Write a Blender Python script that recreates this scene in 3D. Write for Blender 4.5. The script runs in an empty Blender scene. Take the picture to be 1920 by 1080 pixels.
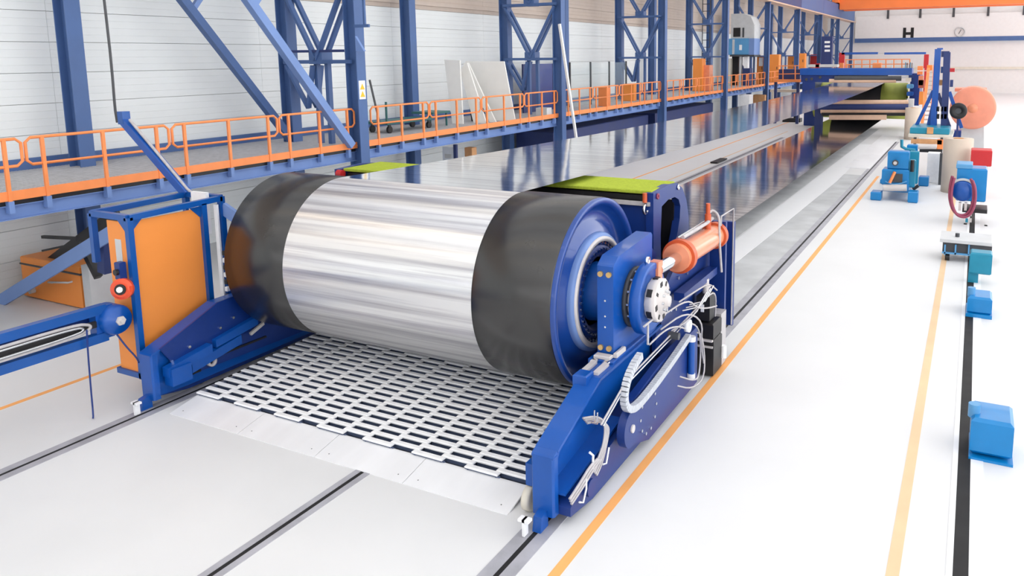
import bpy, math, random
from mathutils import Vector, Matrix
random.seed(7)
S = bpy.context.scene
COL = S.collection
PI = math.pi

# ------------------------------------------------------------------ camera, world, exposure
RM = ((0.89212347, 0.05963079, -0.44783912),
      (0.45170567, -0.13706594, 0.88157525),
      (-0.00881446, -0.98876544, -0.1492153))      # rows: world axes in camera (right, down, forward)
FPX, PPX, PPY, CH = 1457.567, 1086.779, 326.663, 5.0
cam = bpy.data.cameras.new('camera'); camo = bpy.data.objects.new('camera', cam); COL.objects.link(camo)
cam.sensor_width = 36; cam.lens = FPX / 1920 * 36
cam.shift_x = (960 - PPX) / 1920; cam.shift_y = (PPY - 540) / 1920
cam.clip_start = 0.05; cam.clip_end = 400
camo.matrix_world = Matrix(((RM[0][0], -RM[0][1], -RM[0][2], 0), (RM[1][0], -RM[1][1], -RM[1][2], 0),
                            (RM[2][0], -RM[2][1], -RM[2][2], CH), (0, 0, 0, 1)))
S.camera = camo
w = bpy.data.worlds.new('world'); S.world = w; w.use_nodes = True
w.node_tree.nodes['Background'].inputs[0].default_value = (0.75, 0.85, 1, 1)
w.node_tree.nodes['Background'].inputs[1].default_value = 1.0
S.view_settings.view_transform = 'Standard'; S.view_settings.look = 'None'
S.view_settings.gamma = 1; S.view_settings.exposure = 0.40
S.view_settings.use_curve_mapping = False
SKY_PANE = 0.60      # glow of the daylight panes in the roof
FILL_GLOW = 1.9         # glow of fill panes added on the unseen right and back walls
LAMP = 2.4           # warm lamp rows in the roof
def area(name, loc, rot, sx, sy, power, col=(1, 1, 1)):
    l = bpy.data.lights.new(name, 'AREA'); l.shape = 'RECTANGLE'; l.size = sx; l.size_y = sy; l.energy = power; l.color = col
    o = bpy.data.objects.new(name, l); COL.objects.link(o); o.location = loc; o.rotation_euler = rot

def at(x, y, Y):                 # world point seen at a photo position, at depth Y along the hall
    c = ((x - PPX), (y - PPY), FPX)
    d = [sum(RM[i][j] * c[j] for j in range(3)) for i in range(3)]
    t = Y / d[1]
    return Vector((d[0] * t, Y, CH + d[2] * t))

# ------------------------------------------------------------------ materials
def srgb(r, g, b):
    f = lambda v: (v / 255 / 12.92) if v <= 10 else ((v / 255 + 0.055) / 1.055) ** 2.4
    return (f(r), f(g), f(b), 1)
def mat(name, c, rough=0.5, metal=0.0, var=0.06, scale=3.0, bump=0.0, bscale=40, emis=None, es=0, spec=0.5, coat=0, trans=0, stretch=None):
    m = bpy.data.materials.new(name); m.use_nodes = True; nt = m.node_tree; N = nt.nodes; L = nt.links
    b = N['Principled BSDF']
    if isinstance(c, tuple) and len(c) == 3: c = srgb(*c)
    b.inputs['Base Color'].default_value = c
    b.inputs['Roughness'].default_value = rough; b.inputs['Metallic'].default_value = metal
    b.inputs['Specular IOR Level'].default_value = spec; b.inputs['Coat Weight'].default_value = coat
    if trans: b.inputs['Transmission Weight'].default_value = trans
    tc = N.new('ShaderNodeTexCoord'); mp = N.new('ShaderNodeMapping'); L.new(tc.outputs['Object'], mp.inputs[0])
    if stretch: mp.inputs['Scale'].default_value = stretch
    if var:
        n = N.new('ShaderNodeTexNoise'); n.inputs['Scale'].default_value = scale; n.inputs['Detail'].default_value = 5
        L.new(mp.outputs[0], n.inputs['Vector'])
        r = N.new('ShaderNodeMapRange'); L.new(n.outputs['Fac'], r.inputs[0]); r.inputs[1].default_value = 0.3; r.inputs[2].default_value = 0.7
        r.inputs[3].default_value = 1 - var; r.inputs[4].default_value = 1 + var
        mx = N.new('ShaderNodeVectorMath'); mx.operation = 'SCALE'; mx.inputs[0].default_value = c[:3]
        L.new(r.outputs[0], mx.inputs['Scale']); L.new(mx.outputs[0], b.inputs['Base Color'])
        r2 = N.new('ShaderNodeMapRange'); L.new(n.outputs['Fac'], r2.inputs[0])
        r2.inputs[3].default_value = rough * 0.85; r2.inputs[4].default_value = min(1, rough * 1.15); L.new(r2.outputs[0], b.inputs['Roughness'])
    if bump:
        n2 = N.new('ShaderNodeTexNoise'); n2.inputs['Scale'].default_value = bscale; n2.inputs['Detail'].default_value = 4
        L.new(mp.outputs[0], n2.inputs['Vector'])
        bp = N.new('ShaderNodeBump'); bp.inputs['Strength'].default_value = bump; bp.inputs['Distance'].default_value = 0.02
        L.new(n2.outputs['Fac'], bp.inputs['Height']); L.new(bp.outputs[0], b.inputs['Normal'])
    if emis: b.inputs['Emission Color'].default_value = emis; b.inputs['Emission Strength'].default_value = es
    return m
M = {}
M['floor'] = mat('floor_paint', (0.76, 0.765, 0.775, 1), 0.5, var=0.02, scale=0.8, spec=0.3)
M['concrete'] = mat('concrete', (196, 198, 200), 0.8, var=0.12, scale=1.5, bump=0.2)
M['pale_strip'] = mat('pale_strip', (0.9, 0.91, 0.93, 1), 0.5, var=0.01)
M['channel'] = mat('channel_steel', (178, 178, 186), 0.5, metal=0.2, var=0.12, scale=4, bump=0.1)
M['slot'] = mat('slot_black', (18, 18, 20), 0.7)
M['pan'] = mat('pan_grey', (66, 72, 84), 0.6, var=0.3, scale=3)
M['line'] = mat('floor_line_orange', (250, 178, 105), 0.6, var=0.08, scale=1.2)
M['line_faded'] = mat('floor_line_faded', (232, 198, 158), 0.6, var=0.08, scale=1.2)
M['wall'] = mat('wall_sheet', (236, 240, 240), 0.5, var=0.02, scale=1)
M['wall_beige'] = mat('wall_beige', (205, 190, 178), 0.6, var=0.03)
M['wall_white'] = mat('wall_white', (235, 233, 232), 0.6, var=0.02)
M['roof'] = mat('roof_sheet', (90, 92, 98), 0.7)
M['pane'] = mat('roof_pane', (0.8, 0.8, 0.8, 1), 0.5, var=0, emis=(0.93, 0.96, 1, 1), es=SKY_PANE)
M['window'] = mat('fill_glow', (0.8, 0.8, 0.8, 1), 0.5, var=0, emis=(0.95, 0.975, 1, 1), es=FILL_GLOW)  # glow for the added fill panes, not for real windows
M['lamp'] = mat('lamp_warm', (0.9, 0.9, 0.9, 1), 0.5, var=0, emis=(1, 0.86, 0.68, 1), es=LAMP)
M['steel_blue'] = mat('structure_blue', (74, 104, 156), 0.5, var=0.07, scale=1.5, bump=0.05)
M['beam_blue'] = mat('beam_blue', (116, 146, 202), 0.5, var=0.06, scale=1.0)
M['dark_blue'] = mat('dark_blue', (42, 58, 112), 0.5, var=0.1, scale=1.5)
M['blue'] = mat('machine_blue', (0, 80, 168), 0.38, var=0.07, scale=2.0, bump=0.02, coat=0.2)
M['deep_blue'] = mat('machine_deep_blue', (14, 50, 124), 0.4, var=0.08, scale=2.0, coat=0.1)
M['flange_blue'] = mat('flange_blue', (22, 66, 144), 0.3, var=0.06, scale=2.0, coat=0.3)
M['frame_blue'] = mat('guard_frame_blue', (0, 80, 160), 0.35, var=0.05, coat=0.2)
M['teal_blue'] = mat('workshop_blue', (0, 128, 196), 0.35, var=0.06, coat=0.2)
M['teal'] = mat('teal', (30, 138, 168), 0.4)
M['green_teal'] = mat('trolley_green', (44, 104, 104), 0.45)
M['orange'] = mat('guard_orange', (246, 150, 68), 0.5, var=0.03, scale=1)
M['rail_orange'] = mat('railing_orange', (250, 148, 84), 0.45, var=0.05)
M['crane_orange'] = mat('crane_orange', (246, 128, 62), 0.45, var=0.05, scale=0.6)
M['salmon'] = mat('cylinder_orange', (236, 146, 108), 0.3, var=0.08, scale=4, coat=0.3)
M['dark_orange'] = mat('flange_orange', (205, 92, 50), 0.4, var=0.1, scale=6)
M['salmon_drum'] = mat('salmon_drum', (238, 150, 122), 0.5, var=0.06)
M['red'] = mat('red', (200, 40, 45), 0.45)
M['lamp_red'] = mat('reel_red', (236, 84, 48), 0.35)
M['rust_red'] = mat('rust_red', (180, 96, 76), 0.6)
M['rubber'] = mat('rubber_black', (32, 31, 31), 0.26, var=0.2, scale=2.5, bump=0.02, spec=0.85)
M['black'] = mat('black', (28, 27, 30), 0.45, var=0.15)
M['dark_grey'] = mat('dark_grey', (70, 72, 76), 0.5)
M['rubber'].node_tree.nodes['Principled BSDF'].inputs['IOR'].default_value = 1.5
M['felt'] = mat('green_felt', (172, 188, 66), 0.9, var=0.12, scale=25, bump=0.3, spec=0.1)
M['green_roll'] = mat('green_roll', (176, 186, 84), 0.6, var=0.08)
M['steel'] = mat('bright_steel', (205, 207, 210), 0.25, metal=0.9, var=0.06)
M['chrome'] = mat('chrome', (225, 228, 232), 0.1, metal=1.0, var=0)
M['zinc'] = mat('zinc_white', (250, 251, 253), 0.4, metal=0.0, var=0.05, scale=8)
M['link_dark'] = mat('link_side', (84, 96, 124), 0.5, metal=0.0, var=0.1)
M['plate'] = mat('ramp_plate', (240, 241, 244), 0.5, metal=0.15, var=0.05, scale=2, bump=0.06, bscale=8, stretch=(1, 0.2, 1))
M['hub_silver'] = mat('hub_silver', (214, 208, 206), 0.45, metal=0.1, var=0.05)
M['brass'] = mat('bolt_brass', (214, 178, 118), 0.3, metal=0.6, var=0.1, scale=20)
M['hose'] = mat('hose_grey', (188, 184, 186), 0.5, var=0.1, scale=10)
M['chain_grey'] = mat('cable_chain', (196, 200, 208), 0.5, var=0.1, scale=20)
M['hose_red'] = mat('hose_red', (150, 66, 92), 0.5)
M['cardboard'] = mat('cardboard', (214, 198, 182), 0.8, var=0.03)
M['wood'] = mat('wood', (214, 160, 112), 0.7, var=0.1, scale=6, stretch=(1, 8, 1))
M['board'] = mat('white_board', (248, 247, 243), 0.6, var=0.02)
M['cream'] = mat('cream', (226, 220, 206), 0.6)
M['grating'] = mat('deck_grating', (192, 192, 196), 0.7, var=0.12, scale=6, bump=0.3, bscale=60)
M['light_blue'] = mat('light_blue', (92, 158, 208), 0.45)
M['pale_grey'] = mat('pale_grey', (206, 208, 210), 0.5)
M['yellow'] = mat('yellow', (240, 196, 40), 0.5)
M['roller_tan'] = mat('roller_tan', (222, 186, 160), 0.4)
M['paper'] = mat('paper', (230, 236, 246), 0.7)
def mesh_screen():
    m = bpy.data.materials.new('clear_screen'); m.use_nodes = True; b = m.node_tree.nodes['Principled BSDF']
    b.inputs['Base Color'].default_value = (0.72, 0.86, 0.88, 1); b.inputs['Roughness'].default_value = 0.05
    b.inputs['Alpha'].default_value = 0.14
    return m
M['screen'] = mesh_screen()
def belt_mat():
    m = bpy.data.materials.new('belt_steel'); m.use_nodes = True; nt = m.node_tree; N = nt.nodes; L = nt.links
    b = N['Principled BSDF']; b.inputs['Metallic'].default_value = 1.0
    tc = N.new('ShaderNodeTexCoord'); mp = N.new('ShaderNodeMapping'); L.new(tc.outputs['UV'], mp.inputs[0])
    mp.inputs['Scale'].default_value = (0.12, 7.0, 1)      # u across the belt, v along it: cross streaks
    n = N.new('ShaderNodeTexNoise'); n.inputs['Scale'].default_value = 1.0; n.inputs['Detail'].default_value = 6; n.inputs['Roughness'].default_value = 0.6
    L.new(mp.outputs[0], n.inputs['Vector'])
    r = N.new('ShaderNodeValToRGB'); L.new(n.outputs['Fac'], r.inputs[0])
    r.color_ramp.elements[0].position = 0.38; r.color_ramp.elements[0].color = (0.54, 0.53, 0.56, 1)  # dark and pale streaks imitate ceiling stripes reflected in the drum
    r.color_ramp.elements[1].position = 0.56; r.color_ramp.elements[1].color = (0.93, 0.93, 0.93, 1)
    L.new(r.outputs[0], b.inputs['Base Color'])
    mp2 = N.new('ShaderNodeMapping'); L.new(tc.outputs['UV'], mp2.inputs[0]); mp2.inputs['Scale'].default_value = (0.7, 0.35, 1)
    n2 = N.new('ShaderNodeTexNoise'); n2.inputs['Scale'].default_value = 1.3; n2.inputs['Detail'].default_value = 2; L.new(mp2.outputs[0], n2.inputs['Vector'])
    bp = N.new('ShaderNodeBump'); bp.inputs['Strength'].default_value = 0.2; bp.inputs['Distance'].default_value = 0.02
    L.new(n2.outputs['Fac'], bp.inputs['Height']); L.new(bp.outputs[0], b.inputs['Normal'])
    b.inputs['Roughness'].default_value = 0.09
    return m
M['belt'] = belt_mat()
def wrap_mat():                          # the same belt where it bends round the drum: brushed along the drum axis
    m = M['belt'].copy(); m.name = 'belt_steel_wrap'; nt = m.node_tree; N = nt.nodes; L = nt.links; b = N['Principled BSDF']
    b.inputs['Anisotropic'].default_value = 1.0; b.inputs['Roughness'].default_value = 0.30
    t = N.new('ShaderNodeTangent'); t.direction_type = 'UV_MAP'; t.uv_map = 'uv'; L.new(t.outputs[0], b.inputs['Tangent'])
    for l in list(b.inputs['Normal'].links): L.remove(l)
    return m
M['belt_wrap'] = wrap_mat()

# ------------------------------------------------------------------ mesh helpers
WL = {}                                   # world place of every parent
class MB:
    def __init__(s): s.v = []; s.f = []; s.smooth = []; s.uv = None
    def add(s, vs, fs, sm=False):
        n = len(s.v); s.v += [tuple(v) for v in vs]; s.f += [tuple(i + n for i in f) for f in fs]; s.smooth += [sm] * len(fs); return s
    def box(s, x0, x1, y0, y1, z0, z1):
        x0, x1 = min(x0, x1), max(x0, x1); y0, y1 = min(y0, y1), max(y0, y1); z0, z1 = min(z0, z1), max(z0, z1)
        return s.add([(x0, y0, z0), (x1, y0, z0), (x1, y1, z0), (x0, y1, z0), (x0, y0, z1), (x1, y0, z1), (x1, y1, z1), (x0, y1, z1)],
                     [(3, 2, 1, 0), (4, 5, 6, 7), (0, 1, 5, 4), (1, 2, 6, 5), (2, 3, 7, 6), (3, 0, 4, 7)])
    def cbox(s, x0, x1, y0, y1, z0, z1, c=0.01):      # box with chamfered long edges (top ring and bottom ring)
        pts = []
        for z, d in ((z0, c), (z0 + c, 0), (z1 - c, 0), (z1, c)):
            for x, y in ((x0 + d + c * 0, y0 + d), (x1 - d, y0 + d), (x1 - d, y1 - d), (x0 + d, y1 - d)): pts.append((x, y, z))
        fs = [(3, 2, 1, 0), (12, 13, 14, 15)]
        for k in range(3):
            for i in range(4): a = 4 * k + i; b = 4 * k + (i + 1) % 4; fs.append((a, b, b + 4, a + 4))
        return s.add(pts, fs)
    def beam(s, p, q, w, h=None, up=(0, 0, 1)):
        h = h or w; p = Vector(p); q = Vector(q); d = (q - p).normalized(); u = Vector(up)
        if abs(d.dot(u)) > 0.98: u = Vector((0, 1, 0))
        r = d.cross(u).normalized(); u = r.cross(d).normalized(); vs = []
        for c in (p, q):
            for a, b in ((-1, -1), (1, -1), (1, 1), (-1, 1)): vs.append(c + r * a * w / 2 + u * b * h / 2)
        return s.add(vs, [(0, 1, 2, 3), (7, 6, 5, 4), (0, 4, 5, 1), (1, 5, 6, 2), (2, 6, 7, 3), (3, 7, 4, 0)])
    def channel(s, p, q, w, h, t=0.012, up=(0, 0, 1)):        # I section along p-q: web height h, flange width w
        p = Vector(p); q = Vector(q); d = (q - p).normalized(); u = Vector(up)
        if abs(d.dot(u)) > 0.98: u = Vector((0, 1, 0))
        r = d.cross(u).normalized(); u = r.cross(d).normalized()
        prof = [(-w/2, -h/2), (w/2, -h/2), (w/2, -h/2 + t), (t/2, -h/2 + t), (t/2, h/2 - t), (w/2, h/2 - t), (w/2, h/2), (-w/2, h/2), (-w/2, h/2 - t), (-t/2, h/2 - t), (-t/2, -h/2 + t), (-w/2, -h/2 + t)]
        n = len(prof); vs = [c + r * a + u * b for c in (p, q) for a, b in prof]
        return s.add(vs, [tuple(range(n)), tuple(range(2 * n - 1, n - 1, -1))] + [(i, i + n, (i + 1) % n + n, (i + 1) % n) for i in range(n)])
    def cyl(s, p, q, r, r2=None, n=20, cap=True):
        r2 = r if r2 is None else r2; p = Vector(p); q = Vector(q); d = (q - p).normalized()
        u = Vector((0, 0, 1)) if abs(d.z) < 0.9 else Vector((1, 0, 0)); a = d.cross(u).normalized(); b = a.cross(d)
        vs = [c + (a * math.cos(2 * PI * i / n) + b * math.sin(2 * PI * i / n)) * rr for c, rr in ((p, r), (q, r2)) for i in range(n)]
        s.add(vs, [(i, i + n, (i + 1) % n + n, (i + 1) % n) for i in range(n)], True)
        if cap: s.add(vs, [tuple(range(n)), tuple(range(2 * n - 1, n - 1, -1))])
        return s
    def lathe(s, c, prof, n=64, axis='X', a0=0, a1=2 * PI, closed=False):       # prof: (along axis, radius)
        c = Vector(c); full = abs(a1 - a0 - 2 * PI) < 1e-6; k = n if full else n + 1; vs = []
        for t, r in prof:
            for i in range(k):
                a = a0 + (a1 - a0) * i / n
                if axis == 'X': vs.append(c + Vector((t, r * math.cos(a), r * math.sin(a))))
                elif axis == 'Z': vs.append(c + Vector((r * math.cos(a), r * math.sin(a), t)))
                else: vs.append(c + Vector((r * math.cos(a), t, r * math.sin(a))))
        fs = []; m = len(prof); rng = range(m if closed else m - 1)
        for j in rng:
            j2 = (j + 1) % m
            for i in range(n):
                i2 = (i + 1) % k; fs.append((j * k + i, j * k + i2, j2 * k + i2, j2 * k + i))
        s.add(vs, fs, True); return s
    def prism(s, poly, a, b, axis='X'):                       # polygon in the plane across the axis, extruded a..b
        n = len(poly)
        g = (lambda t, p: (t, p[0], p[1])) if axis == 'X' else ((lambda t, p: (p[0], t, p[1])) if axis == 'Y' else (lambda t, p: (p[0], p[1], t)))
        return s.add([g(t, p) for t in (a, b) for p in poly], [tuple(range(n)), tuple(range(2 * n - 1, n - 1, -1))] + [(i, i + n, (i + 1) % n + n, (i + 1) % n) for i in range(n)])
    def ringprism(s, outer, inner, a, b, axis='X'):           # frame between two outlines of equal count
        n = len(outer)
        g = (lambda t, p: (t, p[0], p[1])) if axis == 'X' else ((lambda t, p: (p[0], t, p[1])) if axis == 'Y' else (lambda t, p: (p[0], p[1], t)))
        vs = [g(t, p) for t in (a, b) for pl in (outer, inner) for p in pl]; fs = []
        for i in range(n):
            j = (i + 1) % n
            fs += [(i, j, n + j, n + i), (2 * n + i, 3 * n + i, 3 * n + j, 2 * n + j), (i, 2 * n + i, 2 * n + j, j), (n + i, n + j, 3 * n + j, 3 * n + i)]
        return s.add(vs, fs)
    def tube(s, pts, r, n=8, closed=False, smooth=0):
        P = [Vector(p) for p in pts]
        if smooth:
            for _ in range(smooth):
                Q = [] if closed else [P[0]]
                for i in range(len(P) if closed else len(P) - 1):
                    a = P[i]; b = P[(i + 1) % len(P)]; Q += [a * .75 + b * .25, a * .25 + b * .75]
                if not closed: Q.append(P[-1])
                P = Q
        m = len(P); vs = []; prev = None
        for i in range(m):
            if closed: d = P[(i + 1) % m] - P[i - 1]
            else: d = P[min(i + 1, m - 1)] - P[max(i - 1, 0)]
            d.normalize()
            if prev is None: prev = d.orthogonal().normalized()
            a = (prev - d * prev.dot(d)).normalized(); prev = a; b = d.cross(a)
            vs += [P[i] + (a * math.cos(2 * PI * k / n) + b * math.sin(2 * PI * k / n)) * r for k in range(n)]
        fs = []
        for i in range(m if closed else m - 1):
            j = (i + 1) % m
            for k in range(n): k2 = (k + 1) % n; fs.append((i * n + k, j * n + k, j * n + k2, i * n + k2))
        s.add(vs, fs, True)
        if not closed: s.add(vs, [tuple(range(n - 1, -1, -1)), tuple(range((m - 1) * n, m * n))])
        return s
    def build(s, name, m, parent=None, **props):
        me = bpy.data.meshes.new(name)
        o = bpy.data.objects.new(name, me); COL.objects.link(o)
        if parent is not None:
            off = WL[parent.name]; o.parent = parent; WL[o.name] = off
        else:
            xs = [v[0] for v in s.v]; ys = [v[1] for v in s.v]; zs = [v[2] for v in s.v]
            off = Vector(((min(xs) + max(xs)) / 2, (min(ys) + max(ys)) / 2, min(zs))); o.location = off; WL[o.name] = off
        me.from_pydata([(v[0] - off.x, v[1] - off.y, v[2] - off.z) for v in s.v], [], s.f)
        for p, sm in zip(me.polygons, s.smooth): p.use_smooth = sm
        if s.uv:
            l = me.uv_layers.new(name='uv')
            for p in me.polygons:
                for li in p.loop_indices: l.data[li].uv = s.uv[me.loops[li].vertex_index]
        import bmesh
        bm = bmesh.new(); bm.from_mesh(me); bmesh.ops.recalc_face_normals(bm, faces=bm.faces); bm.to_mesh(me); bm.free()
        if isinstance(m, str): m = M[m]
        me.materials.append(m)
        for k, v in props.items(): o[k] = v
        return o
def thing(name, loc, label, category, group=None):
    o = bpy.data.objects.new(name, None); COL.objects.link(o); o.location = loc; WL[o.name] = Vector(loc)
    o.empty_display_size = 0.2; o['label'] = label; o['category'] = category
    if group: o['group'] = group
    return o
def solo(o, label, category, group=None):
    o['label'] = label; o['category'] = category
    if group: o['group'] = group
    return o
def struct(o): o['kind'] = 'structure'; return o
def dup(o, parent, dv):                  # linked copy of a part moved by dv
    c = o.copy(); COL.objects.link(c); c.parent = parent; c.location = o.location + Vector(dv); WL[c.name] = WL.get(parent.name, Vector()) if parent else Vector()
    return c
def copy_tree(root, loc, label, group=None, scale=None):
    c = root.copy(); COL.objects.link(c); c.location = loc; c['label'] = label; WL[c.name] = Vector(loc)
    if group: c['group'] = group
    if scale: c.scale = scale
    for ch in root.children:
        d = ch.copy(); COL.objects.link(d); d.parent = c; WL[d.name] = Vector(loc)
        for g in ch.children:
            e = g.copy(); COL.objects.link(e); e.parent = d
    return c
def bolts(parent, pts, r, h, m='steel', axis=(1, 0, 0), name='bolt'):
    ax = Vector(axis); first = None
    for p in pts:
        p = Vector(p)
        if first is None:
            first = MB().cyl(p, p + ax * h, r, n=6).build(name, m, parent); p0 = p
        else: dup(first, parent, p - p0)
def text_obj(name, body, size, loc, rot, m, parent, ext=0.01):
    cu = bpy.data.curves.new(name, 'FONT'); cu.body = body; cu.size = size; cu.extrude = ext; cu.align_x = 'CENTER'; cu.align_y = 'CENTER'; cu.offset = size * 0.045
    t = bpy.data.objects.new(name + '_tmp', cu); COL.objects.link(t)
    bpy.context.view_layer.update(); dg = bpy.context.evaluated_depsgraph_get()
    me = bpy.data.meshes.new_from_object(t.evaluated_get(dg)); bpy.data.objects.remove(t); bpy.data.curves.remove(cu)
    o = bpy.data.objects.new(name, me); COL.objects.link(o); o.parent = parent; me.materials.clear(); me.materials.append(M[m])
    o.location = Vector(loc) - WL[parent.name]; o.rotation_euler = rot; return o

# ================================================================== the hall
XW, Y0, Y1, XR, ZC = -18.6, -20.0, 112.0, 17.0, 13.2
fl = struct(MB().box(XW - 0.3, XR + 0.3, Y0 - 0.3, Y1 + 0.3, -0.4, 0).build('floor', 'floor'))
def onfloor(name, x0, x1, y0, y1, z, m, label=None):
    o = MB().box(x0, x1, y0, y1, 0.0005, z).build(name, m, fl)
    if label: o['label'] = label
    return o
# long floor lines
onfloor('floor_line', -3.44, -3.33, Y0, 34, 0.003, 'line', 'orange floor line beside the machine')
onfloor('floor_line', -0.50, -0.38, Y0, 60, 0.003, 'line_faded', 'pale orange floor line')
onfloor('floor_line', -12.46, -12.36, Y0, 60, 0.003, 'line', 'orange floor line left of the machine')
onfloor('floor_line', -10.98, -10.90, 16, 52, 0.003, 'line_faded')
# rail channels with their slots
for n, x, y1, w in (('floor_rail', -10.36, 48, 0.15), ('floor_rail', -6.41, 48, 0.11), ('floor_rail', -3.89, 48, 0.17)):
    o = MB().box(x - w, x - 0.028, Y0, y1, 0, 0.006).box(x + 0.028, x + w, Y0, y1, 0, 0.006).build(n, 'channel', fl)
    MB().box(x - 0.028, x + 0.028, Y0, y1, 0, 0.002).build('rail_slot', 'slot', o)
o = MB().box(0.22, 0.36, Y0, 60, 0, 0.006).box(0.02, 0.08, Y0, 60, 0, 0.006).build('floor_rail', 'pale_strip', fl)
MB().box(0.08, 0.22, Y0, 60, 0, 0.003).build('rail_slot', 'slot', o)
# bands of the floor beside the belt
onfloor('floor_band', -5.25, -4.06, 10, 34, 0.004, 'concrete', 'grey concrete band beside the belt')
for k in range(0): pass
o = MB().add([(-5.62, 12, .008), (-5.62, 46, .008), (-4.95, 46, .008), (-4.72, 32, .008), (-4.9, 21, .008), (-5.1, 12, .008), (-5.62, 12, 0), (-5.62, 46, 0), (-4.95, 46, 0), (-4.72, 32, 0), (-4.9, 21, 0), (-5.1, 12, 0)],
             [(0, 1, 2, 3, 4, 5), (6, 11, 10, 9, 8, 7)] + [(i, 6 + i, 6 + (i + 1) % 6, (i + 1) % 6) for i in range(6)]).build('floor_band', 'pale_strip', fl)  # white band painted where a reflection brightens the floor
o['label'] = 'white band standing for a reflection beside the belt'
onfloor('floor_band', -9.0, -5.66, 12, 56, 0.005, 'concrete')
for k in range(6):
    onfloor('cover_plate', -5.0, -3.95, 36 + k * 2.6, 36 + k * 2.6 + 2.56, 0.02, 'plate')
# left wall: courses of wide sheets, joints left open
wl = struct(MB().box(XW - 0.4, XW - 0.12, Y0, Y1, 0, ZC).build('wall_left', 'wall'))
def sheet(y0, y1, z0, z1, m):
    mb = MB(); t = 0.03; n = 4; h = (z1 - z0 - 0.008); prof = [(XW - 0.11, z0)]
    for k in range(n):
        a = z0 + h * k / n; b = z0 + h * (k + 1) / n
        prof += [(XW, a + (0.004 if k else 0)), (XW, b - 0.010), (XW - 0.006, b - 0.007), (XW - 0.006, b - 0.002)]
    prof += [(XW - 0.11, z0 + h)]
    return mb.prism(prof, y0 + 0.003, y1 - 0.003, 'Y').build('wall_panel', m, wl)
first = {}
ys = [4.6 + 5.8 * k for k in range(-2, 19)]
for r in range(18):
    z = 0.68 * r; mm = 'wall' if r < 10 else 'wall_beige'
    for y in ys:
        if mm not in first: first[mm] = (sheet(y, y + 5.8, z, z + 0.68, mm), y, z)
        else: f0, fy, fz = first[mm]; dup(f0, wl, (0, y - fy, z - fz))
MB().box(XW - 0.02, XW + 0.10, Y0, Y1, 6.95, 7.08).build('ledge', 'wall_beige', wl)
we = struct(MB().box(XW - 0.4, XR + 0.4, Y1, Y1 + 0.3, 0, ZC).build('wall_end', 'wall_white'))
MB().box(-14.9, XR, Y1 - 0.55, Y1, 6.55, 7.1).build('blue_girder', 'steel_blue', we)
MB().box(-14.9, XR, Y1 - 0.50, Y1, 7.1, 10.0).build('white_panel', 'wall_white', we)
for k in range(7): MB().box(-11.0 + 3.9 * k, -10.72 + 3.9 * k, Y1 - 0.62, Y1 - 0.5, 9.6, 10.9).build('panel_bracket', 'dark_grey', we)
MB().box(-15, XR, Y1 - 0.2, Y1, 3.0, 3.3).build('ledge', 'cream', we)
c = at(1703, 64, Y1 - 0.5)
text_obj('letter', 'H', 1.95, (c.x, Y1 - 0.52, c.z), (PI / 2, 0, 0), 'slot', we, 0.02)
c = at(1800, 60, Y1 - 0.5)
ck = MB().lathe((c.x, Y1 - 0.66, c.z), [(0, 0.5), (0, 0.62), (0.12, 0.62), (0.12, 0.5)], n=28, axis='Y', closed=True).build('clock_ring', 'pale_grey', we)
MB().beam((c.x - .15, Y1 - .6, c.z - .25), (c.x + .12, Y1 - .6, c.z + .3), 0.07, 0.04, (0, 1, 0)).build('clock_hand', 'dark_grey', ck)
wr = struct(MB().box(XR, XR + 0.3, Y0, Y1, 0, ZC).build('wall_right', 'wall_white'))
wp = None
for k in range(22):
    y = Y0 + 1.2 + 5.9 * k
    if wp is None: wp = (MB().box(XR - .05, XR - .01, y, y + 5.3, 1.0, 11.0).build('fill_pane', 'window', wr), y)  # glowing panes added out of view to brighten the left wall
    else: dup(wp[0], wr, (0, y - wp[1], 0))
wb = struct(MB().box(XW, XR, Y0 - 0.3, Y0, 0, ZC).build('wall_back', 'wall_white'))
MB().box(-17, 15, Y0 + .01, Y0 + .05, 4.6, 6.2).build('fill_pane', 'window', wb)  # glowing strip added behind the camera for the drum's highlight
ce = struct(MB().box(XW - 0.4, XR + 0.4, Y0 - 0.3, Y1 + 0.3, ZC + 0.05, ZC + 0.3).build('ceiling', 'roof'))
pane = None
n = 0; y = Y0 + 0.4
while y < Y1 - 2:
    if n % 3 != 2: m, wd = 'pane', 2.7
    else: m, wd = 'lamp', 0.7
    if y < Y0 + 3: o = MB().box(XW + 0.5, XR - 0.5, y, y + wd, ZC - 0.02, ZC + 0.04).build('roof_pane' if m == 'pane' else 'light_strip', m, ce); first[m] = (o, y)
    elif m not in first: o = MB().box(XW + 0.5, XR - 0.5, y, y + wd, ZC - 0.02, ZC + 0.04).build('roof_pane' if m == 'pane' else 'light_strip', m, ce); first[m] = (o, y)
    else: dup(first[m][0], ce, (0, y - first[m][1], 0))
    y += wd + 0.55; n += 1
for k in range(12):
    MB().box(XW, XR, 4.6 + 11.6 * k - 17.4, 4.6 + 11.6 * k - 17.1, ZC - 0.7, ZC - 0.05).build('roof_beam', 'pale_grey', ce)

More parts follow.
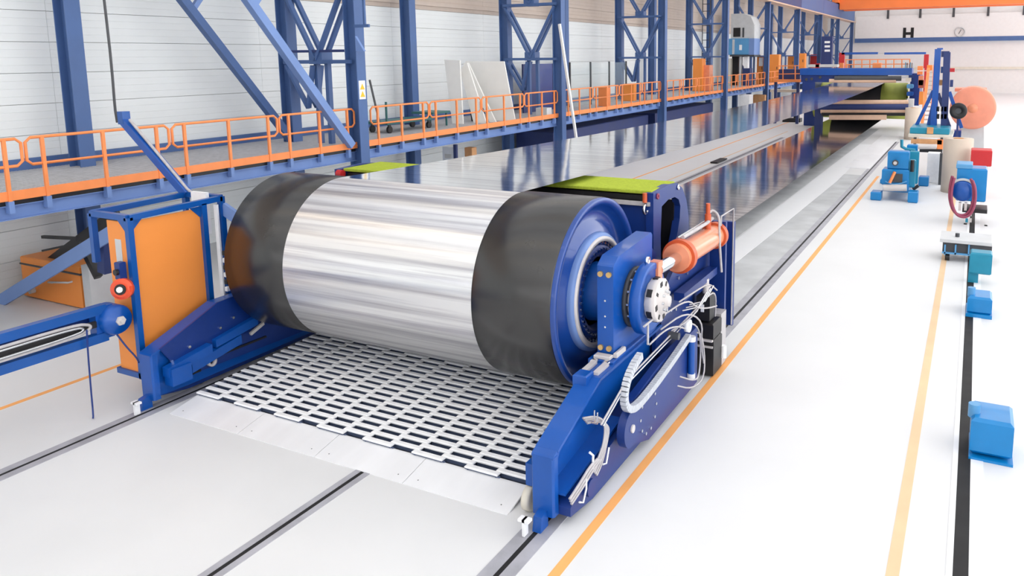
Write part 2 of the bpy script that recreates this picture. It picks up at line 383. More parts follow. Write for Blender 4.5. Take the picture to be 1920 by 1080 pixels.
# ================================================================== steel belt and drums
YD, ZD, RD = 9.10, 1.887, 1.262          # front drum axis
XB0, XB1 = -8.85, -5.54                  # belt edges
YF, ZF, RF = 57.0, 1.85, 1.225           # far drum axis
def belt():
    path = []
    def up(t):                            # upper strand height along t 0..1
        a, b = ZD + RD, ZF + RF
        return a + (b - a) * t - 4 * 0.24 * t * (1 - t)
    N = 70
    for i in range(N + 1): t = i / N; path.append((YD + (YF - YD) * t, up(t) + 0.004))
    for i in range(1, 32): a = PI / 2 - PI * i / 32; path.append((YF + (RF + .004) * math.cos(a), ZF + (RF + .004) * math.sin(a)))
    for i in range(N + 1): t = i / N; path.append((YF + (YD - YF) * t, (ZF - RF) + ((ZD - RD) - (ZF - RF)) * t - 4 * 0.02 * t * (1 - t) - 0.004))
    for i in range(1, 72): a = -PI / 2 - PI * i / 72; path.append((YD + (RD + .004) * math.cos(a), ZD + (RD + .004) * math.sin(a)))
    mb = MB(); L = 0; uv = []; nx = 12; m = len(path)
    vs = []; dist = [0]
    for i in range(1, m + 1): dist.append(dist[-1] + math.dist(path[i % m], path[i - 1]))
    for i in range(m + 1):
        y, z = path[i % m]
        for k in range(nx + 1): x = XB0 + (XB1 - XB0) * k / nx; vs.append((x, y, z)); uv.append((x - XB0, dist[i]))
    fs = [(i * (nx + 1) + k, i * (nx + 1) + k + 1, (i + 1) * (nx + 1) + k + 1, (i + 1) * (nx + 1) + k) for i in range(m) for k in range(nx)]
    mb.add(vs, fs, True); mb.uv = uv
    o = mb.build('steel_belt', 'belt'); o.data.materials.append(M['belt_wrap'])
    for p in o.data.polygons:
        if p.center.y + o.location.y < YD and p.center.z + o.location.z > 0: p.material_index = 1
    return o
o = belt(); solo(o, 'wide endless mirror-polished steel belt running over the front and far drums', 'steel belt')
dr = thing('belt_drum', (-7.215, YD, ZD - RD), 'big front drum with black rubber ends, blue flange and bolted hub', 'drum')
for x0, x1 in ((-10.09, XB0), (XB1, -4.40)):
    MB().lathe((0, YD, ZD), [(x0, RD - .03), (x0, RD - .005), (x0 + .01, RD + .006), (x1 - .01, RD + .006), (x1, RD - .005), (x1, RD - .03)], n=128).build('rubber_cover', 'rubber', dr)
MB().lathe((0, YD, ZD), [(XB0 - .01, RD - .004), (XB1 + .01, RD - .004)], n=96).build('drum_shell', 'dark_grey', dr)
for sx in (1, -1):
    X = -4.40 if sx > 0 else -10.09
    g = lambda d: X + sx * d
    MB().lathe((0, YD, ZD), [(g(0), RD - .002), (g(.05 if sx > 0 else -.01), RD - .002), (g(.06 if sx > 0 else -.01), RD - .012), (g(.06 if sx > 0 else -.01), RD - .075), (g(.0), RD - .10), (g(-.10), RD - .14), (g(-.11), .95), (g(-.02), .86), (g(-.02), .3), (g(-.3), .3)], n=96).build('end_flange', 'flange_blue', dr)
    h = MB().lathe((0, YD, ZD), [(g(-.02), .80), (g(.03), .80), (g(.06), .78), (g(.06), .735)], n=80).build('hub_rim', 'beam_blue', dr)
    MB().lathe((0, YD, ZD), [(g(.05), .745), (g(.085), .745), (g(.085), .68), (g(.05), .68)], n=80).build('hub_ring', 'hub_silver', dr)
    MB().lathe((0, YD, ZD), [(g(.05), .68), (g(.03), .66), (g(.03), .63), (g(.06), .62), (g(.06), .50), (g(-.02), .46), (g(-.02), .2)], n=80).build('hub_disc', 'deep_blue', dr)
    MB().lathe((0, YD, ZD), [(g(-.02), .40), (g(.22), .36), (g(.34), .34)], n=48).build('hub_boss', 'blue', dr)
    for nb, rb in ((40, .655), (40, .575)):
        bolts(dr, [(g(.03 if rb > .6 else .06), YD + rb * math.cos(2 * PI * k / nb), ZD + rb * math.sin(2 * PI * k / nb)) for k in range(nb)], .02, .028 * sx, 'chrome')
MB().cyl((-10.9, YD, ZD), (-3.42, YD, ZD), 0.16, n=32).build('shaft', 'steel', dr)
# machined ring, brake disc and clutch head on the shaft's near end
MB().lathe((0, YD, ZD), [(-3.86, .28), (-3.84, .40), (-3.79, .40), (-3.79, .33)], n=40).build('seal_ring', 'dark_grey', dr)
bolts(dr, [(-3.79, YD + .365 * math.cos(2 * PI * k / 14), ZD + .365 * math.sin(2 * PI * k / 14)) for k in range(14)], .022, .03, 'chrome')
MB().lathe((0, YD, ZD), [(-3.86, .2), (-3.86, .30), (-3.80, .32), (-3.70, .32), (-3.70, .2)], n=48).build('machined_ring', 'hub_silver', dr)
MB().lathe((0, YD, ZD), [(-3.72, .2), (-3.72, .455), (-3.71, .468), (-3.59, .468), (-3.58, .455), (-3.58, .40), (-3.592, .38), (-3.592, .1)], n=72).build('brake_disc', 'blue', dr)
hd = MB().lathe((0, YD, ZD), [(-3.59, .27), (-3.52, .29), (-3.45, .29), (-3.44, .27), (-3.44, .18), (-3.40, .17), (-3.40, .08), (-3.34, .07), (-3.34, 0.001)], n=12).build('clutch_head', 'hub_silver', dr)
for k in range(8):
    a = 2 * PI * k / 8 + .2; u = Vector((0, math.cos(a), math.sin(a))); p = Vector((-3.445, YD, ZD)) + u * .225
    MB().beam(p, p + Vector((.012, 0, 0)), .04 if k % 2 else .07, .06, u).build('clutch_slot', 'black', dr)
for k in range(6):
    a = 2 * PI * k / 6 + .5; u = Vector((0, math.cos(a), math.sin(a))); p = Vector((-3.56, YD, ZD)) + u * .283
    MB().beam(p, p + Vector((.07, 0, 0)), .10, .02, u).build('clutch_slot', 'black', dr)
bolts(dr, [(-3.40, YD + .125 * math.cos(2 * PI * k / 8), ZD + .125 * math.sin(2 * PI * k / 8)) for k in range(8)], .02, .03, 'chrome')
MB().lathe((-3.65, YD, ZD + .50), [(-.02, .028), (-.02, .055), (.02, .055), (.02, .028)], n=20, closed=True).build('lifting_eye', 'chrome', dr)

fd = thing('belt_drum', (-7.2, YF, ZF - RF), 'far drum with olive green cover inside the distant grinding station', 'drum')
for xa, xb in ((-10.1, XB0 - .02), (XB1 - .12, -4.1)): MB().lathe((0, YF, ZF), [(xa, RF - .4), (xa, RF), (xb, RF), (xb, RF - .4)], n=72).build('green_cover', 'green_roll', fd)
MB().lathe((0, YF, ZF), [(XB0 - .02, RF - .01), (XB1 - .12, RF - .01)], n=72).build('drum_shell', 'black', fd)
MB().cyl((-10.6, YF, ZF), (-3.7, YF, ZF), 0.2).build('shaft', 'steel', fd)

# ================================================================== the carriage that carries the front drum
cg = thing('drum_carriage', (-7.2, 8.8, 0), 'blue wheeled carriage with two sloping side frames holding the front drum', 'carriage')
prof = [(6.70, .13), (6.70, .79), (6.80, .84), (7.86, 1.27), (12.6, 1.42), (12.6, .16), (10.9, .08), (8.8, .10), (8.0, .13), (7.55, .16), (7.3, .10)]
def side(sx):
    YE = 10.9 if sx > 0 else 12.6
    m = lambda x: x if sx > 0 else -14.4 - x - 0.0      # mirror about x = -7.2
    if sx < 0: m = lambda x: -14.36 - x
    MB().prism([(6.72, .14), (6.72, .77), (6.82, .82), (7.88, 1.21), (YE, 1.26), (YE, .16), (7.3, .12)], m(-3.95), m(-3.88)).build('side_plate', 'blue', cg)
    def flange(p, q, w0, w1, t, name='side_flange'):
        y0, z0 = p; y1, z1 = q; d = math.hypot(y1 - y0, z1 - z0); ny, nz = -(z1 - z0) / d * t, (y1 - y0) / d * t
        return MB().prism([(y0, z0), (y1, z1), (y1 - ny, z1 - nz), (y0 - ny, z0 - nz)], m(w0), m(w1)).build(name, 'blue', cg)
    flange((6.80, .845), (7.88, 1.245), -4.02, -3.745, .035, 'top_flange')
    flange((7.88, 1.245), (9.9, 1.255), -4.02, -3.745, .035, 'top_flange')
    # front post: rounded box
    MB().prism([(m(-4.02), 6.72), (m(-4.0), 6.695), (m(-3.765), 6.695), (m(-3.745), 6.72), (m(-3.745), 6.80), (m(-4.02), 6.80)], .12, .80, 'Z').prism([(6.70, .78), (6.70, .80), (6.72, .82), (6.82, .85), (6.84, .78)], m(-4.015), m(-3.75)).build('front_post', 'blue', cg)
    MB().prism([(6.80, .12), (6.80, .22), (7.0, .34), (8.3, .52), (YE, .60), (YE, .08), (7.35, .04)], m(-3.90), m(-3.60)).build('lower_beam', 'deep_blue', cg)
    MB().prism([(6.80, .345), (6.80, .37), (8.3, .585), (8.3, .545)], m(-3.90), m(-3.66)).build('ledge', 'blue', cg)
    MB().box(m(-4.2), m(-4.02), 6.88, 7.2, .30, .56).build('stub_block', 'blue', cg)
    for yy in ((6.9,) if sx > 0 else ()):
        MB().lathe((m(-4.16), yy, .145), [(-.05, .02), (-.05, .11), (-.04, .14), (.04, .14), (.05, .11), (.05, .02)], n=28).build('wheel', 'cream', cg)
        MB().cyl((m(-4.16), yy, .145), (m(-4.02), yy, .145), .03, n=12).build('axle', 'dark_grey', cg)
    for yy in (7.6, 10.4): MB().cyl((m(-3.84), yy, .15), (m(-3.66), yy, .15), .145, n=28).build('wheel', 'dark_grey', cg)
    # guide toe in the rail slot
    MB().prism([(6.55, .008), (6.58, .17), (6.72, .20), (6.72, .008)], m(-3.93), m(-3.83)).build('guide_toe', 'blue', cg)
    MB().box(m(-3.98), m(-3.95), 6.42, 6.5, .012, .2).box(m(-4.03), m(-3.90), 6.42, 6.5, .17, .2).build('rail_scraper', 'zinc', cg)
    return m
m = side(1)
# lower side box with pivot disc, cable chain and bolt pattern on the near side
MB().prism([(8.05, .50), (8.25, .85), (9.2, .98), (10.75, 1.0), (10.75, .12), (8.8, .10), (8.2, .3)], -3.60, -3.50).build('outer_box', 'deep_blue', cg)
MB().cyl((-3.52, 8.06, .60), (-3.42, 8.06, .60), .23, n=40).build('pivot_disc', 'deep_blue', cg)
MB().cyl((-3.42, 8.06, .60), (-3.40, 8.06, .60), .05, n=12).build('pivot_pin', 'hub_silver', cg)
bolts(cg, [(-3.50, 8.75 + .27 * math.cos(a), .50 + .27 * math.sin(a)) for a in [2 * PI * k / 10 for k in range(10)]], .022, .02, 'chrome')
MB().cyl((-3.6, 7.22, .25), (-3.55, 7.22, .25), .10, n=24).build('axle_cap', 'deep_blue', cg)
# pad under the bearing block and its clamps
MB().cbox(-4.12, -3.78, 8.30, 9.95, 1.19, 1.28).build('bearing_base', 'blue', cg)
MB().cbox(-4.05, -3.83, 8.31, 8.42, 1.28, 1.33).build('clamp_bar', 'hub_silver', cg)
MB().cbox(-3.83, -3.78, 8.42, 8.70, 1.28, 1.35).build('clamp_bar', 'hub_silver', cg)
for xx in (-4.02, -3.86): MB().cyl((xx, 8.30, 1.25), (xx, 8.24, 1.25), .05, n=12).build('roller_bolt', 'chrome', cg)
MB().cbox(-4.04, -3.86, 7.72, 7.92, 1.14, 1.30, .015).build('stop_block', 'blue', cg)
for xx in (-4.0, -3.84): MB().beam((xx, 7.93, 1.26), (xx, 8.24, 1.27), .07, .04).build('guide_bar', 'hub_silver', cg)
# bearing block that carries the shaft, and its twin on the far side
for sx in (1, -1):
    mm = (lambda x: x) if sx > 0 else (lambda x: -14.43 - x)
    b = MB().prism([(8.45, 1.28), (8.45, 2.44), (8.47, 2.46), (8.60, 2.54), (9.70, 2.62), (9.74, 2.58), (9.74, 1.28)] if sx > 0 else [(8.62, 1.2), (8.62, 2.5), (8.8, 2.6), (9.3, 2.6), (9.6, 2.2), (9.6, 1.2)], mm(-4.06), mm(-3.84)).build('bearing_block', 'blue', cg)
    if sx > 0:
        for z in (2.34, 1.39):
            for x in (-4.01, -3.895):
                bb = MB().cyl((x, 8.45, z), (x, 8.42, z), .036, n=10).build('plug', 'brass', b)
        for z in (2.0, 1.8, 1.66): MB().cyl((-3.95, 8.45, z), (-3.95, 8.44, z), .013, n=8).build('grease_nipple', 'chrome', b)
MB().prism([(9.5, 1.4), (9.5, 2.5), (9.8, 2.45), (10.25, 2.1), (10.3, 1.9), (10.0, 1.4)], -4.0, -3.92).build('swing_arm', 'deep_blue', cg)
# tall rear web behind the bearing block, carrying the hydraulic cylinder
MB().prism([(9.75, 1.25), (10.0, 1.65), (10.4, 1.88), (11.9, 1.92), (12.45, 2.2), (12.62, 2.1), (12.62, .45), (11.3, .6), (10.85, .2), (9.75, .9)], -3.84, -3.78).build('rear_web', 'deep_blue', cg)
MB().box(-3.72, -3.46, 12.0, 12.08, .45, 2.35).box(-3.72, -3.46, 12.5, 12.58, .45, 2.25).build('rear_post', 'deep_blue', cg)
MB().box(-3.72, -3.56, 10.3, 11.9, 1.5, 1.62).build('rear_shelf', 'deep_blue', cg)
for k, (y, z) in enumerate(((10.2, 1.7), (10.25, 1.5), (10.3, 1.35), (10.6, 1.75), (11.0, 1.72), (10.5, 1.3), (10.9, 1.3), (11.3, 1.35))):
    MB().cyl((-3.78, y, z), (-3.75, y, z), .025, n=8).build('bolt', 'chrome', cg)
MB().tube([(-3.45, 11.7, 2.35), (-3.45, 11.7, 2.50), (-3.45, 12.4, 2.50), (-3.45, 12.4, .5)], .014, n=6).build('guard_rod', 'hose', cg)
# left side frame
m = side(-1)
MB().prism([(6.84, .86), (7.86, 1.27), (12.5, 1.5), (12.5, .2), (7.2, .3)], m(-4.03), m(-4.0)).build('inner_web', 'deep_blue', cg)
MB().prism([(7.25, .36), (7.25, .50), (8.15, .66), (8.15, .52)], m(-4.14), m(-4.02)).build('inner_ledge', 'blue', cg)
MB().prism([(6.86, .44), (6.86, .58), (7.6, .70), (7.6, .56)], m(-4.16), m(-4.02)).build('inner_ledge', 'blue', cg)
MB().prism([(7.7, .60), (7.7, .72), (8.5, .86), (8.5, .72)], m(-4.12), m(-4.02)).build('inner_ledge', 'blue', cg)
MB().box(m(-4.06), m(-4.03), 6.9, 7.45, .30, .335).box(m(-4.06), m(-4.03), 7.75, 8.7, .42, .45).build('chain_strip', 'black', cg)
MB().lathe((m(-4.06), 7.62, .40), [(-.04, .045), (-.04, .075), (.06, .075), (.06, .045)], n=20, closed=True).build('axle_ring', 'hose', cg)
for y, z in ((7.0, .62), (7.3, .74), (7.85, .86), (8.1, .95), (7.6, .56), (8.5, 1.0)): MB().cyl((m(-4.03), y, z), (m(-4.055), y, z), .022, n=8).build('bolt', 'chrome', cg)
MB().beam((m(-4.1), 8.35, .60), (m(-4.1), 8.62, .70), .04, .05).build('clevis', 'hub_silver', cg)
MB().beam((m(-4.1), 8.85, .74), (m(-4.1), 9.1, .80), .04, .05).build('clevis', 'hub_silver', cg)

# cable chain loop
ch = thing('cable_chain', (-3.45, 9, .7), 'pale grey looped cable chain on the near side of the blue carriage', 'cable chain')
pts = [(10.15, 1.05), (9.4, .92), (8.7, .83), (8.2, .80), (7.95, .88), (7.84, 1.05), (7.92, 1.24), (8.12, 1.36), (8.4, 1.42)]
P = [Vector((-3.44, y, z)) for y, z in pts]
for _ in range(2):
    Q = [P[0]]
    for i in range(len(P) - 1): a, b = P[i], P[i + 1]; Q += [a * .75 + b * .25, a * .25 + b * .75]
    P = Q + [P[-1]]
L = []; step = .052; acc = 0
cur = P[0]; L.append(cur.copy())
for i in range(1, len(P)):
    seg = P[i] - cur
    while seg.length > step: cur = cur + seg.normalized() * step; L.append(cur.copy()); seg = P[i] - cur
for i in range(len(L) - 1):
    a, b = L[i], L[i + 1]; d = (b - a)
    MB().beam(a + d * .06, b - d * .06, .085, .075, (1, 0, 0.01)).build('link', 'chain_grey', ch)
# hydraulic cylinder
hc = thing('hydraulic_cylinder', (-3.55, 10.5, 2.0), 'orange hydraulic cylinder with bright rod behind the bearing block', 'cylinder')
A = Vector((-3.62, 10.22, 2.18)); B = Vector((-3.62, 11.98, 2.13)); d = (B - A).normalized()
MB().cyl(A, B, .175, n=36).build('barrel', 'salmon', hc)
MB().cyl(A - d * .02, A + d * .10, .245, n=36).build('gland_flange', 'dark_orange', hc)
MB().cyl(A - d * .12, A - d * .02, .20, n=36).build('gland', 'salmon', hc)
MB().cyl(A - d * .85, A - d * .12, .085, n=28).build('piston_rod', 'chrome', hc)
MB().cyl(B - d * .12, B, .215, n=36).build('end_flange', 'dark_orange', hc)
MB().cyl(B, B + d * .25, .15, .12, n=28).build('end_cap', 'dark_orange', hc)
MB().beam(A - d * .98, A - d * .82, .13, .26).build('rod_clevis', 'salmon', hc)
for k in range(14):
    a = 2 * PI * k / 14
    p = A + Vector((.215 * math.cos(a), .10, .215 * math.sin(a))); MB().cyl(p, p + d * .035, .018, n=6).build('bolt', 'dark_orange', hc)
MB().tube([A + Vector((.02, .1, .26)), A + Vector((.02, 1.2, .25)), A + Vector((.02, 1.5, .27))], .028, n=8).build('pressure_pipe', 'hose', hc)
MB().tube([A + Vector((-.06, .1, .24)), A + Vector((-.06, 1.5, .235))], .02, n=8).build('pressure_pipe', 'steel', hc)
MB().cyl((-3.62, 11.55, 2.30), (-3.62, 11.55, 2.55), .05, n=16).cyl((-3.62, 11.55, 2.55), (-3.62, 11.55, 2.72), .035, n=12).build('valve', 'dark_orange', hc)
MB().tube([(-3.62, 11.55, 2.55), (-3.56, 11.62, 2.62), (-3.46, 11.65, 2.5), (-3.45, 11.6, 2.25), (-3.44, 11.65, 1.9), (-3.43, 11.7, 1.6)], .02, n=8, smooth=2).build('pressure_hose', 'hose', hc)
# black hydraulic power pack
pk = thing('hydraulic_unit', (-3.45, 11.5, 0), 'black stacked hydraulic pump unit on the floor beside the orange line', 'hydraulic unit')
MB().cbox(-3.76, -3.40, 11.25, 11.70, .02, .60, .02).build('pump_block', 'black', pk)
MB().cbox(-3.74, -3.40, 11.22, 11.66, .62, .88, .02).build('valve_block', 'black', pk)
MB().cbox(-3.70, -3.48, 11.27, 11.55, .88, 1.32, .03).build('motor', 'black', pk)
MB().box(-3.74, -3.41, 11.22, 11.25, .49, .52).box(-3.74, -3.41, 11.19, 11.25, .60, .635).build('edge_strip', 'hub_silver', pk)
MB().box(-3.62, -3.57, 11.255, 11.27, 1.05, 1.17).build('label_plate', 'zinc', pk)
MB().box(-3.63, -3.53, 11.235, 11.25, .30, .36).build('label_plate', 'dark_grey', pk)
MB().cyl((-3.59, 11.4, 1.32), (-3.59, 11.4, 1.55), .05, n=16).cyl((-3.59, 11.4, 1.42), (-3.59, 11.4, 1.45), .08, n=16).build('cap', 'hub_silver', pk)
MB().box(-3.60, -3.42, 11.70, 11.98, .02, .9).build('back_plate', 'hose', pk)
MB().cyl((-3.38, 11.72, .18), (-3.38, 11.72, .38), .05, n=14).build('filter', 'zinc', pk)
# hoses and pipework between
hs = thing('hose_bundle', (-3.45, 10.5, .9), 'tangle of pale hoses and pipes between black pump unit and bearing block', 'hoses')
rr = random.Random(4)
H = [[(-3.5, 9.3, 1.62), (-3.3, 9.7, 1.75), (-3.3, 10.1, 1.5), (-3.3, 10.6, 1.35), (-3.35, 11.2, 1.2)],
     [(-3.5, 9.2, 1.45), (-3.3, 9.6, 1.6), (-3.25, 10.2, 1.3), (-3.3, 10.3, .9), (-3.35, 10.6, .5)],
     [(-3.5, 9.6, 1.3), (-3.32, 9.9, 1.4), (-3.3, 10.5, 1.55), (-3.3, 11.0, 1.5), (-3.4, 11.3, 1.0)],
     [(-3.45, 10.3, .4), (-3.3, 10.5, .3), (-3.25, 10.9, .3), (-3.3, 11.1, .55), (-3.35, 11.1, .9), (-3.36, 10.9, 1.0)],
     [(-3.45, 10.4, .5), (-3.28, 10.6, .38), (-3.28, 10.8, .42), (-3.3, 10.9, .9), (-3.3, 10.7, 1.2), (-3.4, 10.4, 1.3)],
     [(-3.5, 8.8, 1.38), (-3.4, 9.1, 1.5), (-3.38, 9.5, 1.42), (-3.4, 9.9, 1.25)],
     [(-3.5, 9.9, 1.62), (-3.35, 10.2, 1.72), (-3.32, 10.7, 1.7), (-3.35, 11.2, 1.45)]]
for k, p in enumerate(H):
    if k in (3, 4): p = [(x - .06, y - .42, z) for x, y, z in p]
    MB().tube(p, .012, n=7, smooth=2).build('hose', 'hose', hs)
for y in (10.05, 10.2, 10.35): MB().tube([(-3.5, y, 1.45), (-3.3, y + .1, 1.5), (-3.3, y + .5, 1.62)], .012, n=6).build('pipe', 'steel', hs)
MB().cyl((-3.45, 10.32, .42), (-3.45, 10.32, .92), .05, n=16).build('accumulator', 'blue', hs)
for za in (.36, .92): MB().cyl((-3.45, 10.32, za), (-3.45, 10.32, za + .07), .06, n=16).build('fitting', 'zinc', hs)
MB().lathe((-3.38, 9.95, 1.28), [(-.03, .05), (-.03, .09), (.03, .09), (.03, .05)], n=20, closed=True).build('clamp_ring', 'zinc', hs)
MB().cyl((-3.5, 9.5, 1.28), (-3.35, 9.5, 1.28), .05, n=14).build('fitting', 'dark_grey', hs)
MB().tube([(-3.5, 8.75, 1.4), (-3.5, 8.75, 1.68), (-3.5, 8.9, 1.68)], .016, n=6).tube([(-3.5, 8.62, 1.68), (-3.5, 9.0, 1.68)], .016, n=6).build('t_bracket', 'hose', hs)
MB().tube([(-3.47, 7.3, .98), (-3.47, 8.0, 1.22)] + [(-3.46, 10.6, 1.34)], .012, n=6).build('rail_pipe', 'hose', hs)
MB().tube([(-3.47, 7.35, .94), (-3.47, 8.0, 1.17)] + [(-3.46, 10.6, 1.29)], .012, n=6).build('rail_pipe', 'steel', hs)
h2 = thing('hose_bundle', (-3.58, 7.3, .5), 'pale hoses hooked over the front wheel of the near side frame', 'hoses')
for k in range(4):
    o = .035 * k
    MB().tube([(-3.72, 7.35 + o, .98 - o), (-3.66, 7.55 + o, .93 - o), (-3.60, 7.68 + o, .83 - o), (-3.58, 7.62 + o, .62), (-3.58, 7.45 + o, .48 - o), (-3.58, 7.3 + o, .40 - o)], .013, n=6, smooth=2).build('hose', 'hose', h2)
for k in range(3):
    o = .04 * k
    MB().tube([(-3.60, 6.78 + .02 * k, .34 - o), (-3.57, 7.0 + o, .44 - o), (-3.57, 7.2 + o, .50 - o), (-3.57, 7.4 + o, .50 - o * .6)], .016, n=6, smooth=1).build('hose', 'hose', h2)
MB().tube([(-3.57, 6.95, .22), (-3.56, 7.02, .18), (-3.56, 7.1, .3), (-3.57, 7.12, .42)], .012, n=6).build('pipe_stub', 'zinc', h2)
MB().tube([(-3.57, 7.55, .36), (-3.56, 7.62, .34), (-3.56, 7.7, .5)], .012, n=6).build('pipe_stub', 'zinc', h2)
MB().tube([(-3.62, 7.3, .62), (-3.58, 7.32, .58), (-3.58, 7.3, .42)], .015, n=6).build('tap', 'zinc', h2)
for y, z in ((7.42, .92), (7.5, .86)): MB().tube([(-3.75, y, z), (-3.62, y + .02, z), (-3.62, y + .02, z + .14)], .01, n=6).build('clip', 'chrome', h2)

# ================================================================== felt-topped box behind the drum
bx = thing('belt_support', (-7.2, 11.2, 0), 'dark blue belt support box with green felt top and looped end plate', 'belt support')
out = [(10.57, 3.0), (11.2, 3.03), (11.6, 3.0), (11.85, 2.88), (12.05, 2.66), (12.18, 2.35), (12.2, 2.0), (12.1, 1.6), (11.7, 1.25), (11.0, 1.2), (10.62, 1.3), (10.58, 2.2)]
inn = [(10.92, 2.74), (11.2, 2.80), (11.5, 2.79), (11.68, 2.72), (11.76, 2.6), (11.74, 2.4), (11.62, 2.15), (11.45, 1.9), (11.2, 1.75), (11.0, 1.75), (10.9, 1.9), (10.88, 2.3)]
for X in (-4.15, -10.3):
    MB().ringprism(out, inn, X - .12, X).build('end_plate', 'deep_blue', bx)
MB().box(-10.2, -4.25, 10.62, 10.66, 1.3, 2.78).build('front_plate', 'deep_blue', bx)
MB().box(-10.2, -4.25, 11.72, 11.76, 1.3, 2.7).build('rear_plate', 'black', bx)
MB().cbox(-10.25, -4.2, 10.62, 11.62, 2.965, 3.02).build('felt_top', 'felt', bx)
MB().box(-10.2, -4.2, 10.55, 10.60, 2.80, 2.86).build('front_rail', 'hose', bx)
MB().box(-10.2, -4.22, 10.66, 11.6, 2.86, 2.94).build('top_tray', 'black', bx)
for k in (0, 1): MB().box(-10.15 + k * 5.55, -9.75 + k * 5.55, 10.7, 11.8, .62, 1.35).build('foot', 'deep_blue', bx)
MB().lathe((-4.14, 10.72, 2.93), [(-.01, .025), (-.01, .045), (.015, .045), (.015, .025)], n=18, closed=True).build('pink_plug', 'hose_red', bx)
MB().lathe((-4.14, 11.62, 2.93), [(-.01, .02), (-.01, .045), (.015, .045), (.015, .02)], n=18, closed=True).build('bolt_eye', 'chrome', bx)
MB().lathe((-4.25, 10.52, 2.76), [(-.015, .06), (-.015, .09), (.015, .09), (.015, .06)], n=20, closed=True).build('shackle', 'chrome', bx)
MB().cyl((-4.27, 10.53, 2.86), (-4.27, 10.53, 3.0), .035, n=12).build('red_plug', 'dark_orange', bx)
MB().cyl((-10.2, 10.55, 2.93), (-10.32, 10.55, 2.93), .07, n=14).build('red_light', 'red', bx)

# ================================================================== link mat and ramp
mt = thing('link_mat', (-7.2, 8.8, 0), 'sloping mat of white metal link bars between ramp and drum', 'link mat')
zm = lambda y: .10 + .055 * (y - 7.15)
bar = None; p0 = None
cnt = 0
rowp = .158
rc = random.Random(3)
for c in range(14):
    for r in range(21):
        x = -9.98 + .4 * c + .2; y = 7.17 + rowp * r + (rowp / 2 if c % 2 else 0)
        if x > -4.45 + .08 or y > 10.35: continue
        z = zm(y)
        if bar is None:
            q = MB(); q.cbox(x - .235, x + .235, y - .038, y + .038, z + .02, z + .05, .008)
            bar = q.build('link_bar', 'zinc', mt); p0 = (x, y, z)
        else: dup(bar, mt, (x - p0[0], y - p0[1], z - p0[2]))
        cnt += 1
print('link bars', cnt)
# side webs of the links, joined (dark pin pieces under the bar ends)
q = MB()
for c in range(15):
    for r in range(21):
        x = -9.98 + .4 * c; y = 7.17 + rowp * r
        if y > 10.3 or x > -4.4: continue
        q.box(x - .012, x + .012, y - .02, y + rowp + .02, zm(y) - .05, zm(y) + .018)
        if c < 14: yb = y + (rowp / 2 if c % 2 else 0); q.box(x + .02, x + .38, yb - .012, yb + .004, zm(yb) - .04, zm(yb) + .02)
q.build('link_pins', 'link_dark', mt, kind='stuff')
q = MB()
for c in range(15):
    for r in range(40):
        x = -9.98 + .4 * c; y = 7.17 + rowp / 2 * r
        if y > 10.3 or x > -4.4: continue
        q.cyl((x - .05, y, zm(y) + .0), (x + .05, y, zm(y) + .0), .014, n=6)
q.build('cross_pins', 'link_dark', mt, kind='stuff')
MB().prism([(7.2, .004), (10.9, .004), (10.9, .02), (7.2, .02)], -10.1, -4.4).build('pan', 'pan', mt)
rp = thing('floor_ramp', (-7.2, 6.9, 0), 'light grey sheet-metal ramp plates on the floor before the link mat', 'ramp')
xs = [-10.02, -8.62, -7.22, -5.80, -4.33]
for a, b in zip(xs, xs[1:]):
    MB().prism([(6.69, .0), (6.69, .006), (7.14, .098), (7.17, .098), (7.17, .09), (6.75, .0)], a + .004, b - .004).build('ramp_plate', 'plate', rp)
    for xx in (a + .15, b - .15):
        MB().cyl((xx, 6.8, .026), (xx, 6.8, .031), .008, n=6).build('screw', 'dark_grey', rp)

# ================================================================== guard cabinet and things left of the machine
gc = thing('guard_cabinet', (-11.2, 7.6, .3), 'blue tube-framed guard cabinet with big orange panel beside the left side frame', 'cabinet')
x0, x1, y0, y1, zt, zb = -11.66, -10.80, 6.86, 8.42, 2.76, .32
T = .085
for n, a, b in (('post', (x1, y0, zb), (x1, y0, zt)), ('post', (x0, y0, zt - .75), (x0, y0, zt)), ('post', (x1, y1, .3), (x1, y1, zt + .06)), ('post', (x0, y1, zb), (x0, y1, zt)), ('post', (x1, 8.08, 1.0), (x1, 8.08, zt)),
                ('top_rail', (x0, y0, zt), (x1, y0, zt)), ('top_rail', (x0, y1, zt + .04), (x1, y1, zt + .04)), ('top_rail', (x1, y0, zt), (x1, y1, zt + .03)), ('top_rail', (x0, y0, zt), (x0, y1, zt + .03)),
                ('bottom_rail', (x0 + .3, y0, zb + .05), (x1, y0, zb + .05)), ('bottom_rail', (x0, y1, zb + .05), (x1, y1, zb + .05))):
    MB().beam(a, b, T, T, (0, 1, 0) if a[2] != b[2] and abs(a[2] - b[2]) > .2 else (0, 0, 1)).build(n, 'frame_blue', gc)
MB().box(x1 - .05, x1 - .03, y0 + .05, 8.05, .5, zt - .07).build('side_panel', 'orange', gc)
MB().box(x0 + .36, x1 - .05, y0 - .01, y0 + .01, .36, zt - .07).build('front_panel', 'orange', gc)
MB().box(x0 + .52, x0 + .66, y0 - .016, y0 - .01, 1.95, 2.42).build('label_sheet', 'pale_grey', gc)
MB().prism([(y0 + .04, zt - .04), (y0 + .22, zt - .04), (y0 + .04, zt - .22)], x1 - .03, x1 - .01).build('gusset', 'frame_blue', gc)
MB().prism([(8.04, zt - .04), (7.86, zt - .04), (8.04, zt - .22)], x1 - .03, x1 - .01).build('gusset', 'frame_blue', gc)
MB().prism([(x1 - .04, zt - .04), (x1 - .24, zt - .04), (x1 - .04, zt - .24)], y0 - .02, y0, 'Y').build('gusset', 'frame_blue', gc)
